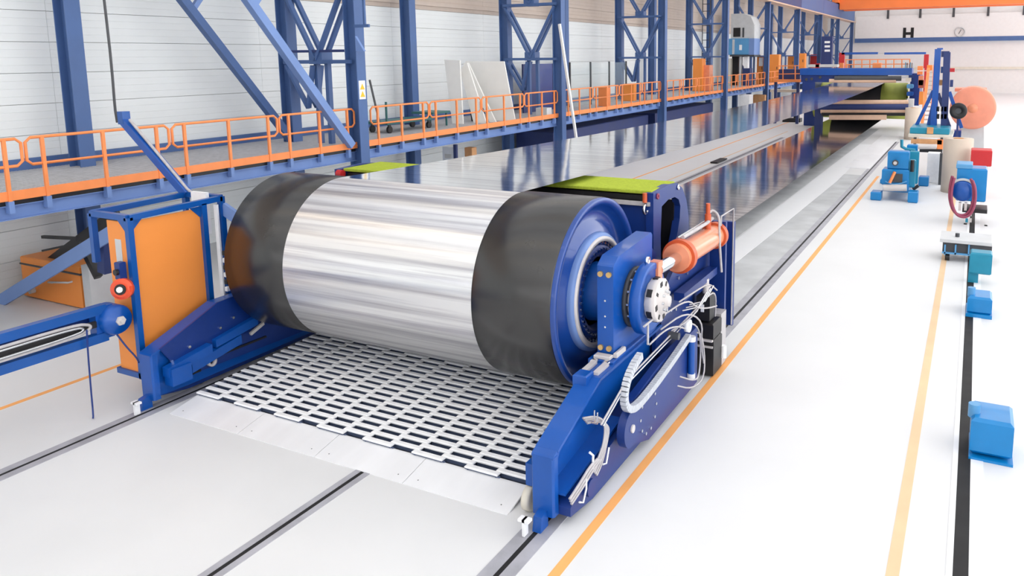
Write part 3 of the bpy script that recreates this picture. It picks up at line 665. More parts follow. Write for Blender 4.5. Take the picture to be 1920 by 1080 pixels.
MB().box(x1 - .06, x1 + .02, y1 - .1, y1 - .07, 1.1, 2.7).build('inner_strip', 'zinc', gc)
MB().box(x0 + .3, x1 - .2, 8.3, 8.36, 2.2, 2.88).box(x0 + .5, x1 - .35, 8.1, 8.3, 2.3, 2.70).build('inner_box', 'zinc', gc)
MB().cbox(-10.98, -10.86, 6.70, 6.80, 1.86, 2.12).build('switch_box', 'deep_blue', gc)
MB().cyl((-10.92, 6.70, 1.98), (-10.92, 6.66, 1.98), .045, n=14).build('switch_knob', 'black', gc)
for k in range(7): MB().cbox(-10.72, -10.66, 8.30, 8.36, 1.15 + k * .12, 1.23 + k * .12).build('terminal_block', 'zinc' if k % 2 else 'black', gc)
MB().box(-10.74, -10.3, 8.34, 8.40, 1.06, 1.12).build('foot_bar', 'black', gc)

jb = thing('jib_arm', (-11.6, 8.42, 2.8), 'blue square tube leaning up and left from the cabinet top with grey cable along it', 'jib arm')
pj, qj = Vector((-11.6, 8.42, 2.79)), Vector((-13.1, 8.42, 3.98))
MB().beam(pj, qj, .13, .13).build('tube', 'blue', jb)
MB().box(-13.17, -13.03, 8.35, 8.49, 3.92, 4.14).build('head', 'frame_blue', jb)
MB().tube([pj + Vector((.15, 0, .02)), pj + Vector((.0, 0, .09)), qj + Vector((.15, 0, .02))], .025, n=6).build('cable', 'hose', jb)
cb = MB().tube([(-13.16, 8.42, 3.98), (-13.3, 8.42, 3.95), (-13.32, 8.42, 4.15)] + [(-13.32 + .015 * math.sin(k), 8.42, 4.3 + .45 * k) for k in range(20)], .022, n=8).build('hanging_cable', M['dark_grey'])
solo(cb, 'dark cable hanging from the roof down to the head of the leaning jib tube', 'cable')
rl = thing('warning_beacon', (-10.85, 6.7, 1.6), 'round red-orange reel with white centre lens on the cabinet post', 'beacon')
c0 = Vector((-10.88, 6.74, 1.73)); ax = Vector((.55, -.83, .12)).normalized()
MB().cyl(c0, c0 + ax * .06, .155, n=32).cyl(c0 + ax * .06, c0 + ax * .09, .15, .11, n=32).build('reel_body', 'lamp_red', rl)
MB().cyl(c0 + ax * .09, c0 + ax * .11, .078, n=24).build('dark_ring', 'black', rl)
MB().cyl(c0 + ax * .11, c0 + ax * .13, .042, n=20).build('white_lens', 'zinc', rl)
MB().box(-10.86, -10.72, 6.74, 6.78, 1.70, 1.78).build('lug', 'lamp_red', rl)

am = thing('side_arm', (-10.600, 5.250, 1.030), 'blue horizontal arm with round blue motor head reaching in from the left', 'arm')
for z, n in ((1.08, 'lower_bar'), (1.49, 'upper_bar')):
    MB().beam((-11.05, 1.5, z), (-11.0, 6.5, z), .12, .13).build(n, 'frame_blue', am)
MB().beam((-11.270, 1.550, 1.310), (-11.250, 6.450, 1.310), .12, .16).build('rear_bar', 'deep_blue', am)
MB().box(-11.12, -10.96, 6.35, 6.6, 1.05, 1.53).build('head_plate', 'blue', am)
MB().lathe((-11.000, 6.600, 1.300), [(-.22, .02), (-.22, .20), (-.16, .22), (.12, .22), (.18, .19), (.18, .12), (.2, .11), (.2, .001)], n=32).build('motor', 'blue', am)
MB().cyl((-10.800, 6.600, 1.300), (-10.770, 6.600, 1.300), .07, n=6).cyl((-10.770, 6.600, 1.300), (-10.740, 6.600, 1.300), .03, n=10).build('star_knob', 'hub_silver', am)
MB().tube([(-10.930, 4.850, 1.210), (-10.930, 6.050, 1.210), (-10.930, 6.250, 1.270), (-10.930, 6.250, 1.330), (-10.930, 6.050, 1.390), (-10.930, 4.850, 1.390)], .022, n=8, smooth=2).build('rod_loop', 'hose', am)
MB().tube([(-10.910, 4.850, 1.250), (-10.910, 6.050, 1.250), (-10.910, 6.170, 1.300), (-10.910, 6.050, 1.350), (-10.910, 4.850, 1.350)], .016, n=8, smooth=2).build('rod_loop', 'steel', am)
MB().beam((-10.970, 4.650, 1.300), (-10.970, 6.350, 1.300), .05, .09).build('slider', 'black', am)
MB().cyl((-10.950, 6.710, 1.630), (-10.950, 6.710, 1.750), .04, n=12).build('red_button', 'red', am)
cd = MB().tube([(-10.85, 6.15, 1.3), (-10.88, 6.15, .95), (-10.9, 6.15, .5), (-10.86, 6.12, .05), (-10.84, 6.1, .012)], .012, n=6, smooth=1).build('cord', 'deep_blue'); solo(cd, 'thin blue cord hanging from the arm to the floor', 'cord')
cd = MB().tube([(-10.95, 6.6, 1.1), (-10.88, 6.7, .85), (-10.8, 6.78, .68), (-10.72, 6.76, .62)], .013, n=6, smooth=2).build('cord', 'deep_blue'); solo(cd, 'blue cord looping from the round motor head to the cabinet post', 'cord')

# items on the floor under the walkway, far left
cr = thing('orange_crate', (-16.9, 9.5, 0), 'orange steel box with pale handle on the floor under the walkway, far left', 'crate')
MB().cbox(-18.0, -15.9, 9.0, 10.0, .02, .90, .02).build('body', 'orange', cr)
MB().cbox(-18.02, -15.88, 8.98, 10.02, .72, .76, .01).build('lid_joint', 'dark_grey', cr)
MB().tube([(-16.9, 9.0, .45), (-16.9, 8.92, .48), (-16.2, 8.92, .56), (-16.2, 9.0, .56)], .02, n=8).build('handle', 'pale_grey', cr)
MB().cyl((-17.6, 9.0, .2), (-17.6, 8.9, .2), .06, n=12).build('outlet', 'pale_grey', cr)
o = MB().box(-15.84, -15.60, 9.0, 9.9, .01, .95).build('pale_sheet', 'pale_grey'); solo(o, 'narrow pale sheet standing against the right side of the orange crate', 'panel')
o = MB().cbox(-15.4, -14.2, 9.9, 10.6, 0, .55, .02).build('rust_box', 'rust_red'); solo(o, 'low rust-red box on the floor behind the red reel', 'box')
a, b = at(60, 528, 8.5), at(216, 432, 8.5); a = a + (a - b) * (a.z / (b.z - a.z))
o = MB().beam(a, b, .05, .26, (0, 0, 1)).build('knee_brace', 'beam_blue'); solo(o, 'light blue sloping brace under the walkway left of the cabinet', 'brace')
st = thing('stair_stringer', (-16, 8.8, 0), 'black sloping stringer with two thin rods under the walkway', 'stringer')
MB().beam(at(60, 520, 9.2), at(222, 398, 9.2), .06, .26).build('stringer', 'black', st)
MB().beam(at(80, 444, 8.8), at(145, 447, 8.8), .06).build('rod', 'black', st)
MB().beam(at(80, 470, 8.8), at(150, 455, 8.8), .04).build('rod', 'black', st)
MB().beam(at(165, 480, 8.8), at(185, 520, 8.8), .12).build('upright', 'black', st)
MB().beam(at(198, 440, 8.8), at(200, 510, 8.8), .22).build('upright', 'dark_blue', st)
MB().beam((-10.78, 8.44, 2.62), (-10.42, 8.44, 2.46), .06, .2).build('sloping_bracket', 'beam_blue', gc)
# things seen between catwalk and belt
o = MB().beam((-15.32, 12.24, 0), (-14.0, 12.9, 2.2), .12).build('slanted_strut', 'black'); solo(o, 'black slanted strut behind the left top of the drum', 'strut')
o = MB().beam((-15.07, 12.24, 0), (-13.75, 12.9, 2.2), .1).build('slanted_strut', 'zinc'); solo(o, 'pale slanted strut behind the left top of the drum', 'strut')
c = thing('notice_board', (-17.9, 23.5, 0), 'white notice board with printed sheet standing under the walkway', 'notice board')
a, b = at(830, 275, 22.4), at(852, 305, 22.4)
MB().box(a.x, b.x, 22.38, 22.42, b.z, a.z).build('sheet', 'paper', c)
MB().box(b.x, b.x + .12, 22.36, 22.46, 0, a.z + .1).build('post', 'dark_blue', c)
MB().box(a.x + .1, b.x - .1, 22.37, 22.385, b.z + .15, b.z + .3).build('print', 'pale_grey', c)
a, b = at(874, 276, 23), at(888, 294, 23)
o = MB().cbox(a.x, b.x, 22.9, 23.2, b.z, a.z).build('wall_box', 'wood'); solo(o, 'small tan box on the wall under the walkway', 'wall box')

# ================================================================== walkway, trestles, bracing along the left wall
LEGS = [4.6 + 11.6 * k for k in range(10)]
def catwalk(y0, first):
    y1 = y0 + 11.6; xf = -15.05; zd = 2.66
    t = thing('walkway_bay', (xf - 1.7, y0 + 5.8, 0), '', 'walkway', 'walkway bays along the left wall')
    q = MB(); n = 155; p = (y1 - y0) / n
    for j in range(n): q.add([(XW + .12, y0 + p * j + .01, zd), (xf, y0 + p * j + .01, zd), (xf, y0 + p * j + .058, zd), (XW + .12, y0 + p * j + .058, zd), (XW + .12, y0 + p * j + .01, zd - .03), (xf, y0 + p * j + .01, zd - .03), (xf, y0 + p * j + .058, zd - .03), (XW + .12, y0 + p * j + .058, zd - .03)], [(0, 1, 2, 3), (7, 6, 5, 4), (0, 4, 5, 1), (2, 6, 7, 3)])
    q.build('deck_grating', 'grating', t, kind='stuff')
    for x in (XW + .2, -17.0, -16.0, xf - .1): MB().box(x - .03, x + .03, y0, y1, zd - .12, zd - .03).build('bearer', 'dark_blue', t)
    MB().box(XW + .02, XW + .12, y0, y1, zd - .1, zd + .24).build('back_kerb', 'steel_blue', t)
    a, b = y0 + .32, y1 - .05
    MB().box(xf, xf + .02, a, b, zd - .08, zd + .09).build('toe_board', 'rail_orange', t)
    MB().channel((xf - .12, y0, zd - .30), (xf - .12, y1, zd - .30), .16, .26, .015).build('edge_beam', 'beam_blue', t)
    MB().box(xf - .2, xf - .06, a, b, zd - .17, zd - .04).build('shade_strip', 'black', t)  # black strip added for the shade under the toe board
    for yy in (y0 + 3, y0 + 8.6): MB().beam((XW + .1, yy, zd - .15), (xf - .2, yy, zd - .15), .1, .16).build('cross_beam', 'dark_blue', t)
    for (s, e) in ((.55, 3.15), (3.22, 6.0), (6.08, 8.86), (8.93, 11.5)):
        s += y0; e += y0; r = .028; lo, hi = zd + .52, zd + 1.0
        rail = MB().tube([(xf, s + .09, lo), (xf, s, lo + .08), (xf, s, hi - .08), (xf, s + .09, hi), (xf, e - .09, hi), (xf, e, hi - .08), (xf, e, lo + .08), (xf, e - .09, lo)], r, n=8, closed=True).build('railing', 'rail_orange', t)
        for py in (s + .28, (s + e) / 2, e - .28):
            q = MB(); q.beam((xf + .01, py, zd - .16), (xf + .01, py, hi), .05, .06, (0, 1, 0)); q.build('railing_post', 'rail_orange', rail)
            MB().box(xf - .08, xf + .05, py - .045, py + .045, zd - .3, zd - .09).build('bracket', 'beam_blue', t)
    return t
names = ['nearest walkway bay, at the left edge before the first trestle', 'second walkway bay, carrying the green trolley and the leaning boards', 'third walkway bay, past the blue partition',
         'fourth walkway bay along the left wall', 'fifth walkway bay along the left wall', 'sixth walkway bay, before the orange cabinets', 'seventh walkway bay along the left wall', 'eighth walkway bay along the left wall', 'ninth walkway bay, farthest one before the end wall']
for k in range(9):
    t = catwalk(4.6 + 11.6 * k if k else 4.6, k); t['label'] = names[k]
    if k == 0: t['label'] = 'nearest blue walkway bay with orange railings left of the drum'
def trestle(y, k, x1=-15.0, x0=-17.5, ztop=9.15):
    t = thing('crane_trestle', ((x0 + x1) / 2, y, 0), '', 'trestle', 'blue trestles carrying the crane beam')
    for x in (x1, x0):
        h = ztop if x == x1 else 12.6
        MB().channel((x, y, 0), (x, y, h), .36 if 0 else .34, .40, .03, up=(1, 0, 0)).build('leg', 'steel_blue', t)
    lv = [2.62, 4.93, 7.10, 9.1]
    xm = (x0 + x1) / 2
    for z in (lv[1], lv[2]):
        for dy in (-.16, .16): MB().beam((x0, y + dy, z), (x1, y + dy, z), .07, .1).build('strut', 'steel_blue', t)
    for zb, zt in ((lv[1], lv[2]), (lv[2], lv[3])):
        for dy in (-.16, .16):
            MB().beam((xm, y + dy, zb + .05), (x0 + .1, y + dy, zt - .1), .08, .15, (0, 1, 0)).build('brace', 'steel_blue', t)
            MB().beam((xm, y + dy, zb + .05), (x1 - .1, y + dy, zt - .1), .08, .15, (0, 1, 0)).build('brace', 'steel_blue', t)
        MB().box(xm - .24, xm + .24, y - .20, y + .20, zb - .06, zb + .28).build('gusset', 'steel_blue', t)
    for dx in (-.2, .2): MB().beam((xm + dx + .05, y, 2.6), (xm + dx + .05, y, lv[1] - .02), .12, .14, (0, 1, 0)).build('centre_post', 'steel_blue', t)
    for dy in (-.16, .16):
        MB().beam((x0 + .1, y + dy, lv[1] - .1), (x0 + .85, y + dy, 3.65), .08, .13, (0, 1, 0)).build('brace', 'steel_blue', t)
        MB().beam((xm - .15, y + dy, lv[1] - .1), (x0 + .85, y + dy, 3.65), .08, .13, (0, 1, 0)).build('brace', 'steel_blue', t)
    MB().box(x0 - .3, x0 + .3, y - .3, y + .3, 0, .04).box(x1 - .3, x1 + .3, y - .3, y + .3, 0, .04).build('base_plate', 'dark_blue', t)
    return t
tl = ['nearest blue trestle, with yellow warning sign on its leg', 'second blue trestle, beside the leaning white pole', 'third blue trestle along the walkway', 'fourth blue trestle, before the pale machine cabin',
      'fifth blue trestle, beyond the light blue box', 'sixth blue trestle along the walkway', 'seventh blue trestle along the walkway', 'eighth blue trestle along the walkway', 'ninth blue trestle, last under the crane beam end']
t0 = trestle(16.2, 0); t0['label'] = tl[0]
for k in range(1, 9): copy_tree(t0, (-16.25, 16.2 + 11.6 * k, 0), tl[k])
# details only on the nearest trestle
sg = MB().box(-14.80, -14.79, 16.07, 16.31, 3.92, 4.42).build('sign_plate', 'zinc', t0)
MB().prism([(16.10, 3.98), (16.28, 3.98), (16.19, 4.14)], -14.79, -14.782).build('warning_triangle', 'yellow', sg)
MB().prism([(16.10, 4.18), (16.28, 4.18), (16.19, 4.34)], -14.79, -14.782).build('warning_triangle', 'yellow', sg)
MB().box(-14.8, -14.3, 16.0, 16.06, 5.82, 5.9).box(-14.48, -14.42, 16.0, 16.06, 5.9, 8.0).build('cable_bracket', 'steel_blue', t0)
MB().prism([(-14.78, 5.6), (-14.78, 5.2), (-14.5, 5.2)], 16.0, 16.08, 'Y').build('cable_bracket', 'beam_blue', t0)
MB().beam((-17.3, 16.0, 5.22), (-15.2, 16.0, 5.22), .05, .07).build('strut', 'dark_blue', t0)
# wall columns midway between the trestles
wc = None
cl = ['blue wall column left of the hanging cable', 'blue wall column left of the leaning boards', 'blue wall column behind the white pole', 'fourth blue wall column', 'fifth blue wall column', 'sixth blue wall column', 'seventh blue wall column', 'eighth blue wall column']
for k in range(8):
    y = 10.45 + 11.6 * k
    if wc is None:
        wc = thing('wall_column', (-17.9, y, 0), cl[0], 'column', 'blue columns against the left wall')
        MB().channel((-17.9, y, .02), (-17.9, y, 13.0), .34, .42, .03, up=(1, 0, 0)).build('shaft', 'steel_blue', wc)
        MB().box(-18.15, -17.65, y - .28, y + .28, 0, .03).build('base_plate', 'dark_blue', wc)
    else: copy_tree(wc, (-17.9, y, 0), cl[k])
# long diagonals of the first bay
for X, yb, lab in ((-14.98, 15.85, 'long blue diagonal brace ending at the foot of the nearest trestle front leg'), (-17.5, 16.15, 'long blue diagonal brace ending behind the railing at the rear leg')):
    b = thing('diagonal_brace', (X, yb, 2.68), lab, 'brace', 'long diagonals in the first bay')
    dy, dz = -1.0, 1.21
    MB().beam((X, yb, 2.68), (X, yb + 5.2 * dy, 2.68 + 5.2 * dz), .2, .2, (1, 0, 0)).build('bar', 'beam_blue' if X > -16 else 'steel_blue', b)
    L = 2.92
    MB().beam((X, yb + L * dy, 2.68 + L * dz), (X, yb + L * dy + 1.9, 2.68 + L * dz + 2.3), .12, .12, (1, 0, 0)).build('short_strut', 'beam_blue', b)
# crane beam on top of the front legs
cbm = thing('crane_beam', (-15, 60, 9.15), 'dark blue box beam on top of the trestles with pale lower edge', 'crane beam')
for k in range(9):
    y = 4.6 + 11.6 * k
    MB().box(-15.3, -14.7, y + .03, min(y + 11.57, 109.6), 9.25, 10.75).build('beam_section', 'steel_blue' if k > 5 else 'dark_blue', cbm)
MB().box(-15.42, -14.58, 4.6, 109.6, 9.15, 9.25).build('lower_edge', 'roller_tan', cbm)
MB().box(-15.04, -14.96, 4.6, 109.6, 10.75, 10.9).build('crane_rail', 'dark_grey', cbm)
cr = thing('overhead_crane', (0, 97, 10.1), 'orange overhead crane bridge spanning the far end of the hall', 'crane')
MB().box(-14.6, 16.6, 95.5, 96.9, 10.15, 12.3).build('bridge_girder', 'crane_orange', cr)
MB().box(-14.6, 16.6, 98.6, 100, 10.15, 12.3).build('bridge_girder', 'crane_orange', cr)
MB().box(-15.3, -14.6, 94.6, 101, 10.9, 11.6).build('end_carriage', 'crane_orange', cr)
# things on the walkway
ZK = 2.66
def lean(px0, px1, pytop0, pytop1, yb, name, lab, dx=.0):
    pass
BD = [((848, 230), (868, 228), (833, 112), (862, 113), 'narrow white board leaning on the wall, leftmost of the leaning boards', 22.9),
      ((888, 230), (912, 228), (862, 130), (876, 118), 'narrow white board leaning to the left, second of the leaning boards', 23.4),
      ((918, 226), (930, 224), (868, 118), (878, 118), 'thin board edge leaning in front of the wide board', 23.9),
      ((925, 224), (966, 220), (872, 115), (945, 115), 'wide white board leaning between the narrow boards and the second trestle', 24.6)]
for bl, br, tl_, tr, lab, Y in BD:
    a = at(bl[0], bl[1], Y); b = at(br[0], br[1], Y); c = at(tr[0], tr[1], Y + .3); d = at(tl_[0], tl_[1], Y + .3)
    for p in (a, b): p.z = ZK
    n = Vector((0, .05, 0)); pts = [a, b, c, d]
    o = MB().add(pts + [p + n for p in pts], [(0, 1, 2, 3), (7, 6, 5, 4), (0, 4, 5, 1), (1, 5, 6, 2), (2, 6, 7, 3), (3, 7, 4, 0)]).build('leaning_board', 'board')
    solo(o, lab, 'board', 'white boards leaning on the walkway')
a = at(903, 228, 24.2); o = MB().add([at(872, 140, 24.3), at(884, 228, 24.0), at(905, 228, 24.0), at(872, 140, 24.5), at(884, 228, 24.2), at(905, 228, 24.2)], [(0, 1, 2), (5, 4, 3), (0, 3, 4, 1), (1, 4, 5, 2), (2, 5, 3, 0)]).build('leaning_board', 'black'); solo(o, 'black board between the two narrow white leaning boards', 'board')
a, b = at(1081, 262, 28.3), at(1049, 45, 27.2); a = a + (a - b) * (a.z / (b.z - a.z))
o = MB().beam(a, b, .09, .09).build('leaning_pole', 'board'); solo(o, 'long white pole leaning against the second trestle', 'pole')
o = MB().beam(at(693, 150, 19.4), at(712, 232, 19.2), .05).build('leaning_rod', 'dark_grey'); solo(o, 'dark rod leaning behind the railing near the green trolley', 'rod')
tr = thing('platform_trolley', (-16.9, 20, ZK), 'green flat trolley with black castors on the walkway', 'trolley')
MB().box(-17.3, -16.4, 19.0, 21.3, ZK + .28, ZK + .36).build('platform', 'green_teal', tr)
MB().box(-17.3, -16.4, 21.3, 22.3, ZK + .45, ZK + .52).build('platform', 'green_teal', tr)
for x, y in ((-17.2, 19.2), (-16.5, 19.2), (-17.2, 21.2), (-16.5, 21.2)):
    w_ = MB().cyl((x - .04, y, ZK + .11), (x + .04, y, ZK + .11), .11, n=16).build('castor', 'black', tr)
    MB().box(x - .03, x + .03, y - .05, y + .05, ZK + .2, ZK + .28).build('castor_fork', 'dark_grey', w_)
for x in (-17.25, -16.45): MB().beam((x, 19.03, ZK + .3), (x, 19.03, ZK + 1.0), .05).build('push_post', 'green_teal', tr)
for y in (22.2,): MB().beam((-16.5, y, ZK), (-16.5, y, ZK + .46), .05).beam((-17.2, y, ZK), (-17.2, y, ZK + .46), .05).build('stand', 'green_teal', tr)
pn = thing('partition', (-17.2, 30.5, ZK), 'dark blue partition panels behind the second trestle', 'partition')
for k in range(3): MB().box(-17.1 - .02, -17.06, 28.4 + k * 1.3, 28.4 + k * 1.3 + 1.26, ZK, 4.72).build('panel', 'dark_blue' if k != 1 else 'deep_blue', pn)
sc = thing('clear_screen', (-17, 35, ZK), 'see-through screen panels with thin posts behind the railing right of the second trestle', 'screen')
for k in range(3):
    MB().box(-17.02, -17.0, 32.6 + k * 2.2, 32.6 + k * 2.2 + 2.16, ZK, 4.7).build('pane', 'screen', sc)
for k in range(4): MB().box(-17.05, -16.97, 32.54 + k * 2.2, 32.6 + k * 2.2, ZK, 4.75).build('screen_post', 'dark_grey', sc)
cb = thing('chair', (-17.2, 26.2, ZK), 'brown and orange wooden chair on the walkway before the second trestle', 'chair')
MB().box(-17.0, -16.5, 25.6, 26.1, ZK + .42, ZK + .47).build('seat', 'wood', cb); MB().box(-17.0, -16.5, 26.05, 26.1, ZK + .47, ZK + .95).build('backrest', 'rust_red', cb)
for x in (-16.98, -16.52):
    for y in (25.63, 26.07): MB().box(x - .02, x + .02, y - .02, y + .02, ZK, ZK + .42).build('leg', 'dark_grey', cb)
for (px, py, Y, w_, h_, mm, nm, lab) in ((1015, 208, 26.9, .5, .35, 'pale_grey', 'white_box', 'small white box on the deck at the second trestle'), (1130, 190, 33.5, .45, .9, 'rail_orange', 'orange_stand', 'orange stand behind the railing before the third trestle'), (1178, 188, 38.0, .6, .9, 'orange', 'orange_stand', 'orange stand at the foot of the third trestle')):
    p = at(px, py, Y); o = MB().cbox(p.x - w_ / 2, p.x + w_ / 2, Y, Y + .4, ZK, ZK + h_).build(nm, mm); solo(o, lab, 'box' if 'box' in nm else 'stand')
# ladder
ld = thing('wall_ladder', (-18.2, 60, ZK), 'thin grey ladder rising along the wall behind the fourth trestle', 'ladder')
q = at(1317, 60, 53.8); q2 = at(1331, 60, 53.8)
for x in (q.x, q2.x): MB().beam((x, 53.8, ZK), (x, 53.8, 11.5), .05).build('stile', 'dark_grey', ld)
for k in range(16): MB().beam((q.x, 53.8, 3.1 + .5 * k), (q2.x, 53.8, 3.1 + .5 * k), .04).build('rung', 'dark_grey', ld)

# ================================================================== workshop items along the right side
def rect(mb, x0, y0, x1, y1, Y, dep, zmin=None, c=0.0):
    a = at(x0, y0, Y); b = at(x1, y1, Y); cx = at((x0 + x1) / 2, (y0 + y1) / 2, Y)
    z1 = at((x0 + x1) / 2, y0, Y).z; z0 = at((x0 + x1) / 2, y1, Y).z if zmin is None else zmin
    xa = at(x0, (y0 + y1) / 2, Y).x; xb = at(x1, (y0 + y1) / 2, Y).x
    if c: mb.cbox(xa, xb, Y, Y + dep, z0, z1, c)
    else: mb.box(xa, xb, Y, Y + dep, z0, z1)
    return mb
ma = thing('drive_station', (-2.3, 30, 0), 'bright blue roller drive machine on four feet on the right floor', 'machine')
rect(MB(), 1664, 284, 1704, 318, 28.6, .5, c=.04).build('upper_housing', 'teal_blue', ma)
rect(MB(), 1653, 318, 1704, 348, 28.5, .7, c=.04).build('lower_housing', 'teal_blue', ma)
rect(MB(), 1672, 326, 1692, 342, 28.46, .1).build('opening', 'dark_grey', ma)
rect(MB(), 1655, 346, 1704, 360, 28.5, 3.6).build('frame', 'teal_blue', ma)
rect(MB(), 1704, 284, 1722, 345, 29.8, .25, c=.03).build('rear_side', 'teal', ma)
rect(MB(), 1704, 300, 1716, 352, 28.7, .2, c=.03).build('side_bracket', 'teal', ma)
rect(MB(), 1700, 272, 1720, 292, 31.5, .4, c=.03).build('rear_head', 'teal_blue', ma)
for (a, b, c_, d, Y) in ((1632, 360, 1652, 374, 28.2), (1702, 360, 1721, 377, 28.2), (1722, 332, 1741, 348, 32.0), (1650, 336, 1660, 347, 32.0)):
    rect(MB(), a, b, c_, d, Y, .5, zmin=0, c=.03).build('foot', 'teal_blue', ma)
p = at(1679, 305, 28.55); MB().cyl(p, p - Vector((0, .1, 0)), .10, n=20).build('shaft_cover', 'dark_grey', ma); MB().cyl(p - Vector((0, .1, 0)), p - Vector((0, .14, 0)), .06, n=16).build('shaft_end', 'hub_silver', ma)
a, b = at(1668, 343, 28.3), at(1678, 322, 28.4); MB().beam(a, b, .07).build('orange_strut', 'rail_orange', ma)
a = at(1656, 352, 28.4); b = at(1700, 352, 28.4); MB().cyl(a, b, .12, n=20).build('roller', 'hub_silver', ma)
a = at(1660, 340, 28.4); b = at(1700, 340, 28.4); MB().tube([a, a + Vector((.2, 0, -.1)), b - Vector((.2, 0, .1)), b], .025, n=6, smooth=1).build('hose', 'light_blue', ma)
MB().tube([at(1691, 262, 31), at(1691, 275, 31), at(1700, 280, 31), at(1716, 282, 31)], .06, n=8).build('riser_pipe', 'teal', ma)
a = at(1710, 322, 28.6); MB().cyl(a, a + Vector((0, 0, .4)), .06, n=12).build('dark_cylinder', 'black', ma)
a, b = at(1712, 355, 28.8), at(1722, 348, 28.8); MB().beam(a, b, .1).build('dark_link', 'black', ma)

# cardboard-coloured rolls
for (x0, y0, x1, y1, Y, lab) in ((1765, 262, 1823, 363, 30.7, 'big upright cardboard-coloured roll beside the portal frame'), (1695, 203, 1724, 262, 49.4, 'upright cardboard-coloured roll left of the blue portal frame'),):
    a = at(x0, (y0 + y1) / 2, Y); b = at(x1, (y0 + y1) / 2, Y); r = (b.x - a.x) / 2; cx = (a.x + b.x) / 2; zt = at((x0 + x1) / 2, y0, Y).z
    rl = thing('upright_roll', (cx, Y + r, 0), lab, 'roll')
    MB().lathe((cx, Y + r, 0), [(0, .001), (0, r), (zt, r), (zt, r * .35), (zt - .1, r * .35), (zt - .1, .001)], n=40, axis='Z').build('roll', 'cardboard', rl)
    MB().lathe((cx, Y + r, 0), [(zt, r * .35), (zt + .02, r * .35), (zt + .02, r * .28), (zt - .05, r * .28)], n=24, axis='Z').build('core', 'wood', rl)

# portal frame with teal base
pf = thing('portal_frame', (-1.6, 38, 0), 'dark blue upright portal with slanted stays and teal roller base', 'machine frame')
Y = 36.0
for (x0, y0, x1, y1) in ((1756, 90, 1764, 240), (1770, 96, 1780, 240)):
    pass
MB().beam(at(1759, 92, Y), at(1750, 240, Y), .24, .3, (0, 1, 0)).build('left_post', 'blue', pf)
MB().beam(at(1776, 98, Y), at(1770, 240, Y), .26, .3, (0, 1, 0)).build('right_post', 'dark_blue', pf)
rect(MB(), 1765, 96, 1780, 107, Y - .1, .4).build('head', 'dark_blue', pf)
rect(MB(), 1757, 90, 1768, 93, Y - .1, .4).build('top_cap', 'blue', pf)
MB().beam(at(1750, 170, Y), at(1716, 240, Y), .12, .14).build('stay', 'blue', pf)
MB().beam(at(1780, 172, Y), at(1803, 240, Y), .12, .14).build('stay', 'blue', pf)
MB().beam(at(1759, 175, Y), at(1780, 238, Y), .12, .14).build('stay', 'dark_blue', pf)
MB().add([at(1752, 170, Y), at(1757, 170, Y), at(1757, 240, Y), at(1736, 240, Y), at(1752, 170, Y + .3), at(1757, 170, Y + .3), at(1757, 240, Y + .3), at(1736, 240, Y + .3)], [(0, 1, 2, 3), (7, 6, 5, 4), (0, 4, 5, 1), (1, 5, 6, 2), (2, 6, 7, 3), (3, 7, 4, 0)]).build('knee_plate', 'blue', pf)
rect(MB(), 1760, 150, 1772, 160, Y, .3).build('bracket', 'wood', pf)
rect(MB(), 1764, 125, 1772, 137, Y, .3).build('bracket', 'blue', pf)
rect(MB(), 1780, 128, 1790, 135, Y, .3).build('red_box', 'red', pf)
rect(MB(), 1781, 150, 1787, 163, Y, .3).build('side_valve', 'dark_blue', pf)
for k in range(6): rect(MB(), 1756 + (k % 3) * 7, 200 + 14 * (k // 3), 1761 + (k % 3) * 7, 209 + 14 * (k // 3), Y - .15, .15).build('clamp', ('black', 'hub_silver', 'deep_blue')[k % 3], pf)
rect(MB(), 1706, 240, 1780, 252, Y - 1.5, 2.2, c=.03).build('teal_base', 'teal', pf)
rect(MB(), 1738, 239, 1750, 251, Y - 1.55, .1).build('base_bracket', 'wood', pf)
rect(MB(), 1703, 253, 1786, 258, Y - 1.8, 2.8).build('base_beam', 'cream', pf)
rect(MB(), 1708, 262, 1766, 270, Y - 2, .3).build('lower_beam', 'wood', pf)
rect(MB(), 1757, 262, 1768, 280, Y - 2, .3).build('orange_clamp', 'rail_orange', pf)
a, b = at(1722, 275, Y - 2.2), at(1756, 275, Y - 2.2); MB().cyl(a, b, .1, n=18).build('pale_cylinder', 'hub_silver', pf)
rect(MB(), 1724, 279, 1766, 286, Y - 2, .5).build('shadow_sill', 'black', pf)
for x in (1712, 1762): rect(MB(), x, 258, x + 5, 300, Y - 1.9, .2, zmin=0).build('leg', 'dark_grey', pf)
wh = at(1797, 208, 35.5)
wl_ = thing('black_wheel', (wh.x, wh.y, 0), 'black wheel with blue strap on a slanted blue stay', 'wheel')
MB().lathe(wh, [(-.1, .12), (-.1, .30), (-.06, .33), (.06, .33), (.1, .30), (.1, .12)], n=36, axis='Y', closed=True).build('tyre', 'black', wl_)
MB().cyl(wh - Vector((0, .08, 0)), wh + Vector((0, .08, 0)), .12, n=18).build('hub', 'dark_grey', wl_)
MB().beam((wh.x, wh.y + .2, 0), (wh.x, wh.y + .2, wh.z), .08, .08).build('stand', 'dark_blue', wl_)
dm = thing('salmon_drum', (0.4, 41, 0), 'large salmon orange round drum at the right edge behind the portal frame', 'drum')
c0 = at(1824, 202, 40.0)
MB().lathe(c0, [(-.5, .001), (-.5, .86), (-.45, .95), (1.5, .95), (1.5, .001)], n=48, axis='Y').build('shell', 'salmon_drum', dm)
MB().lathe(c0, [(-.53, .001), (-.53, .2), (-.5, .21)], n=32, axis='Y').build('end_ring', 'salmon', dm)
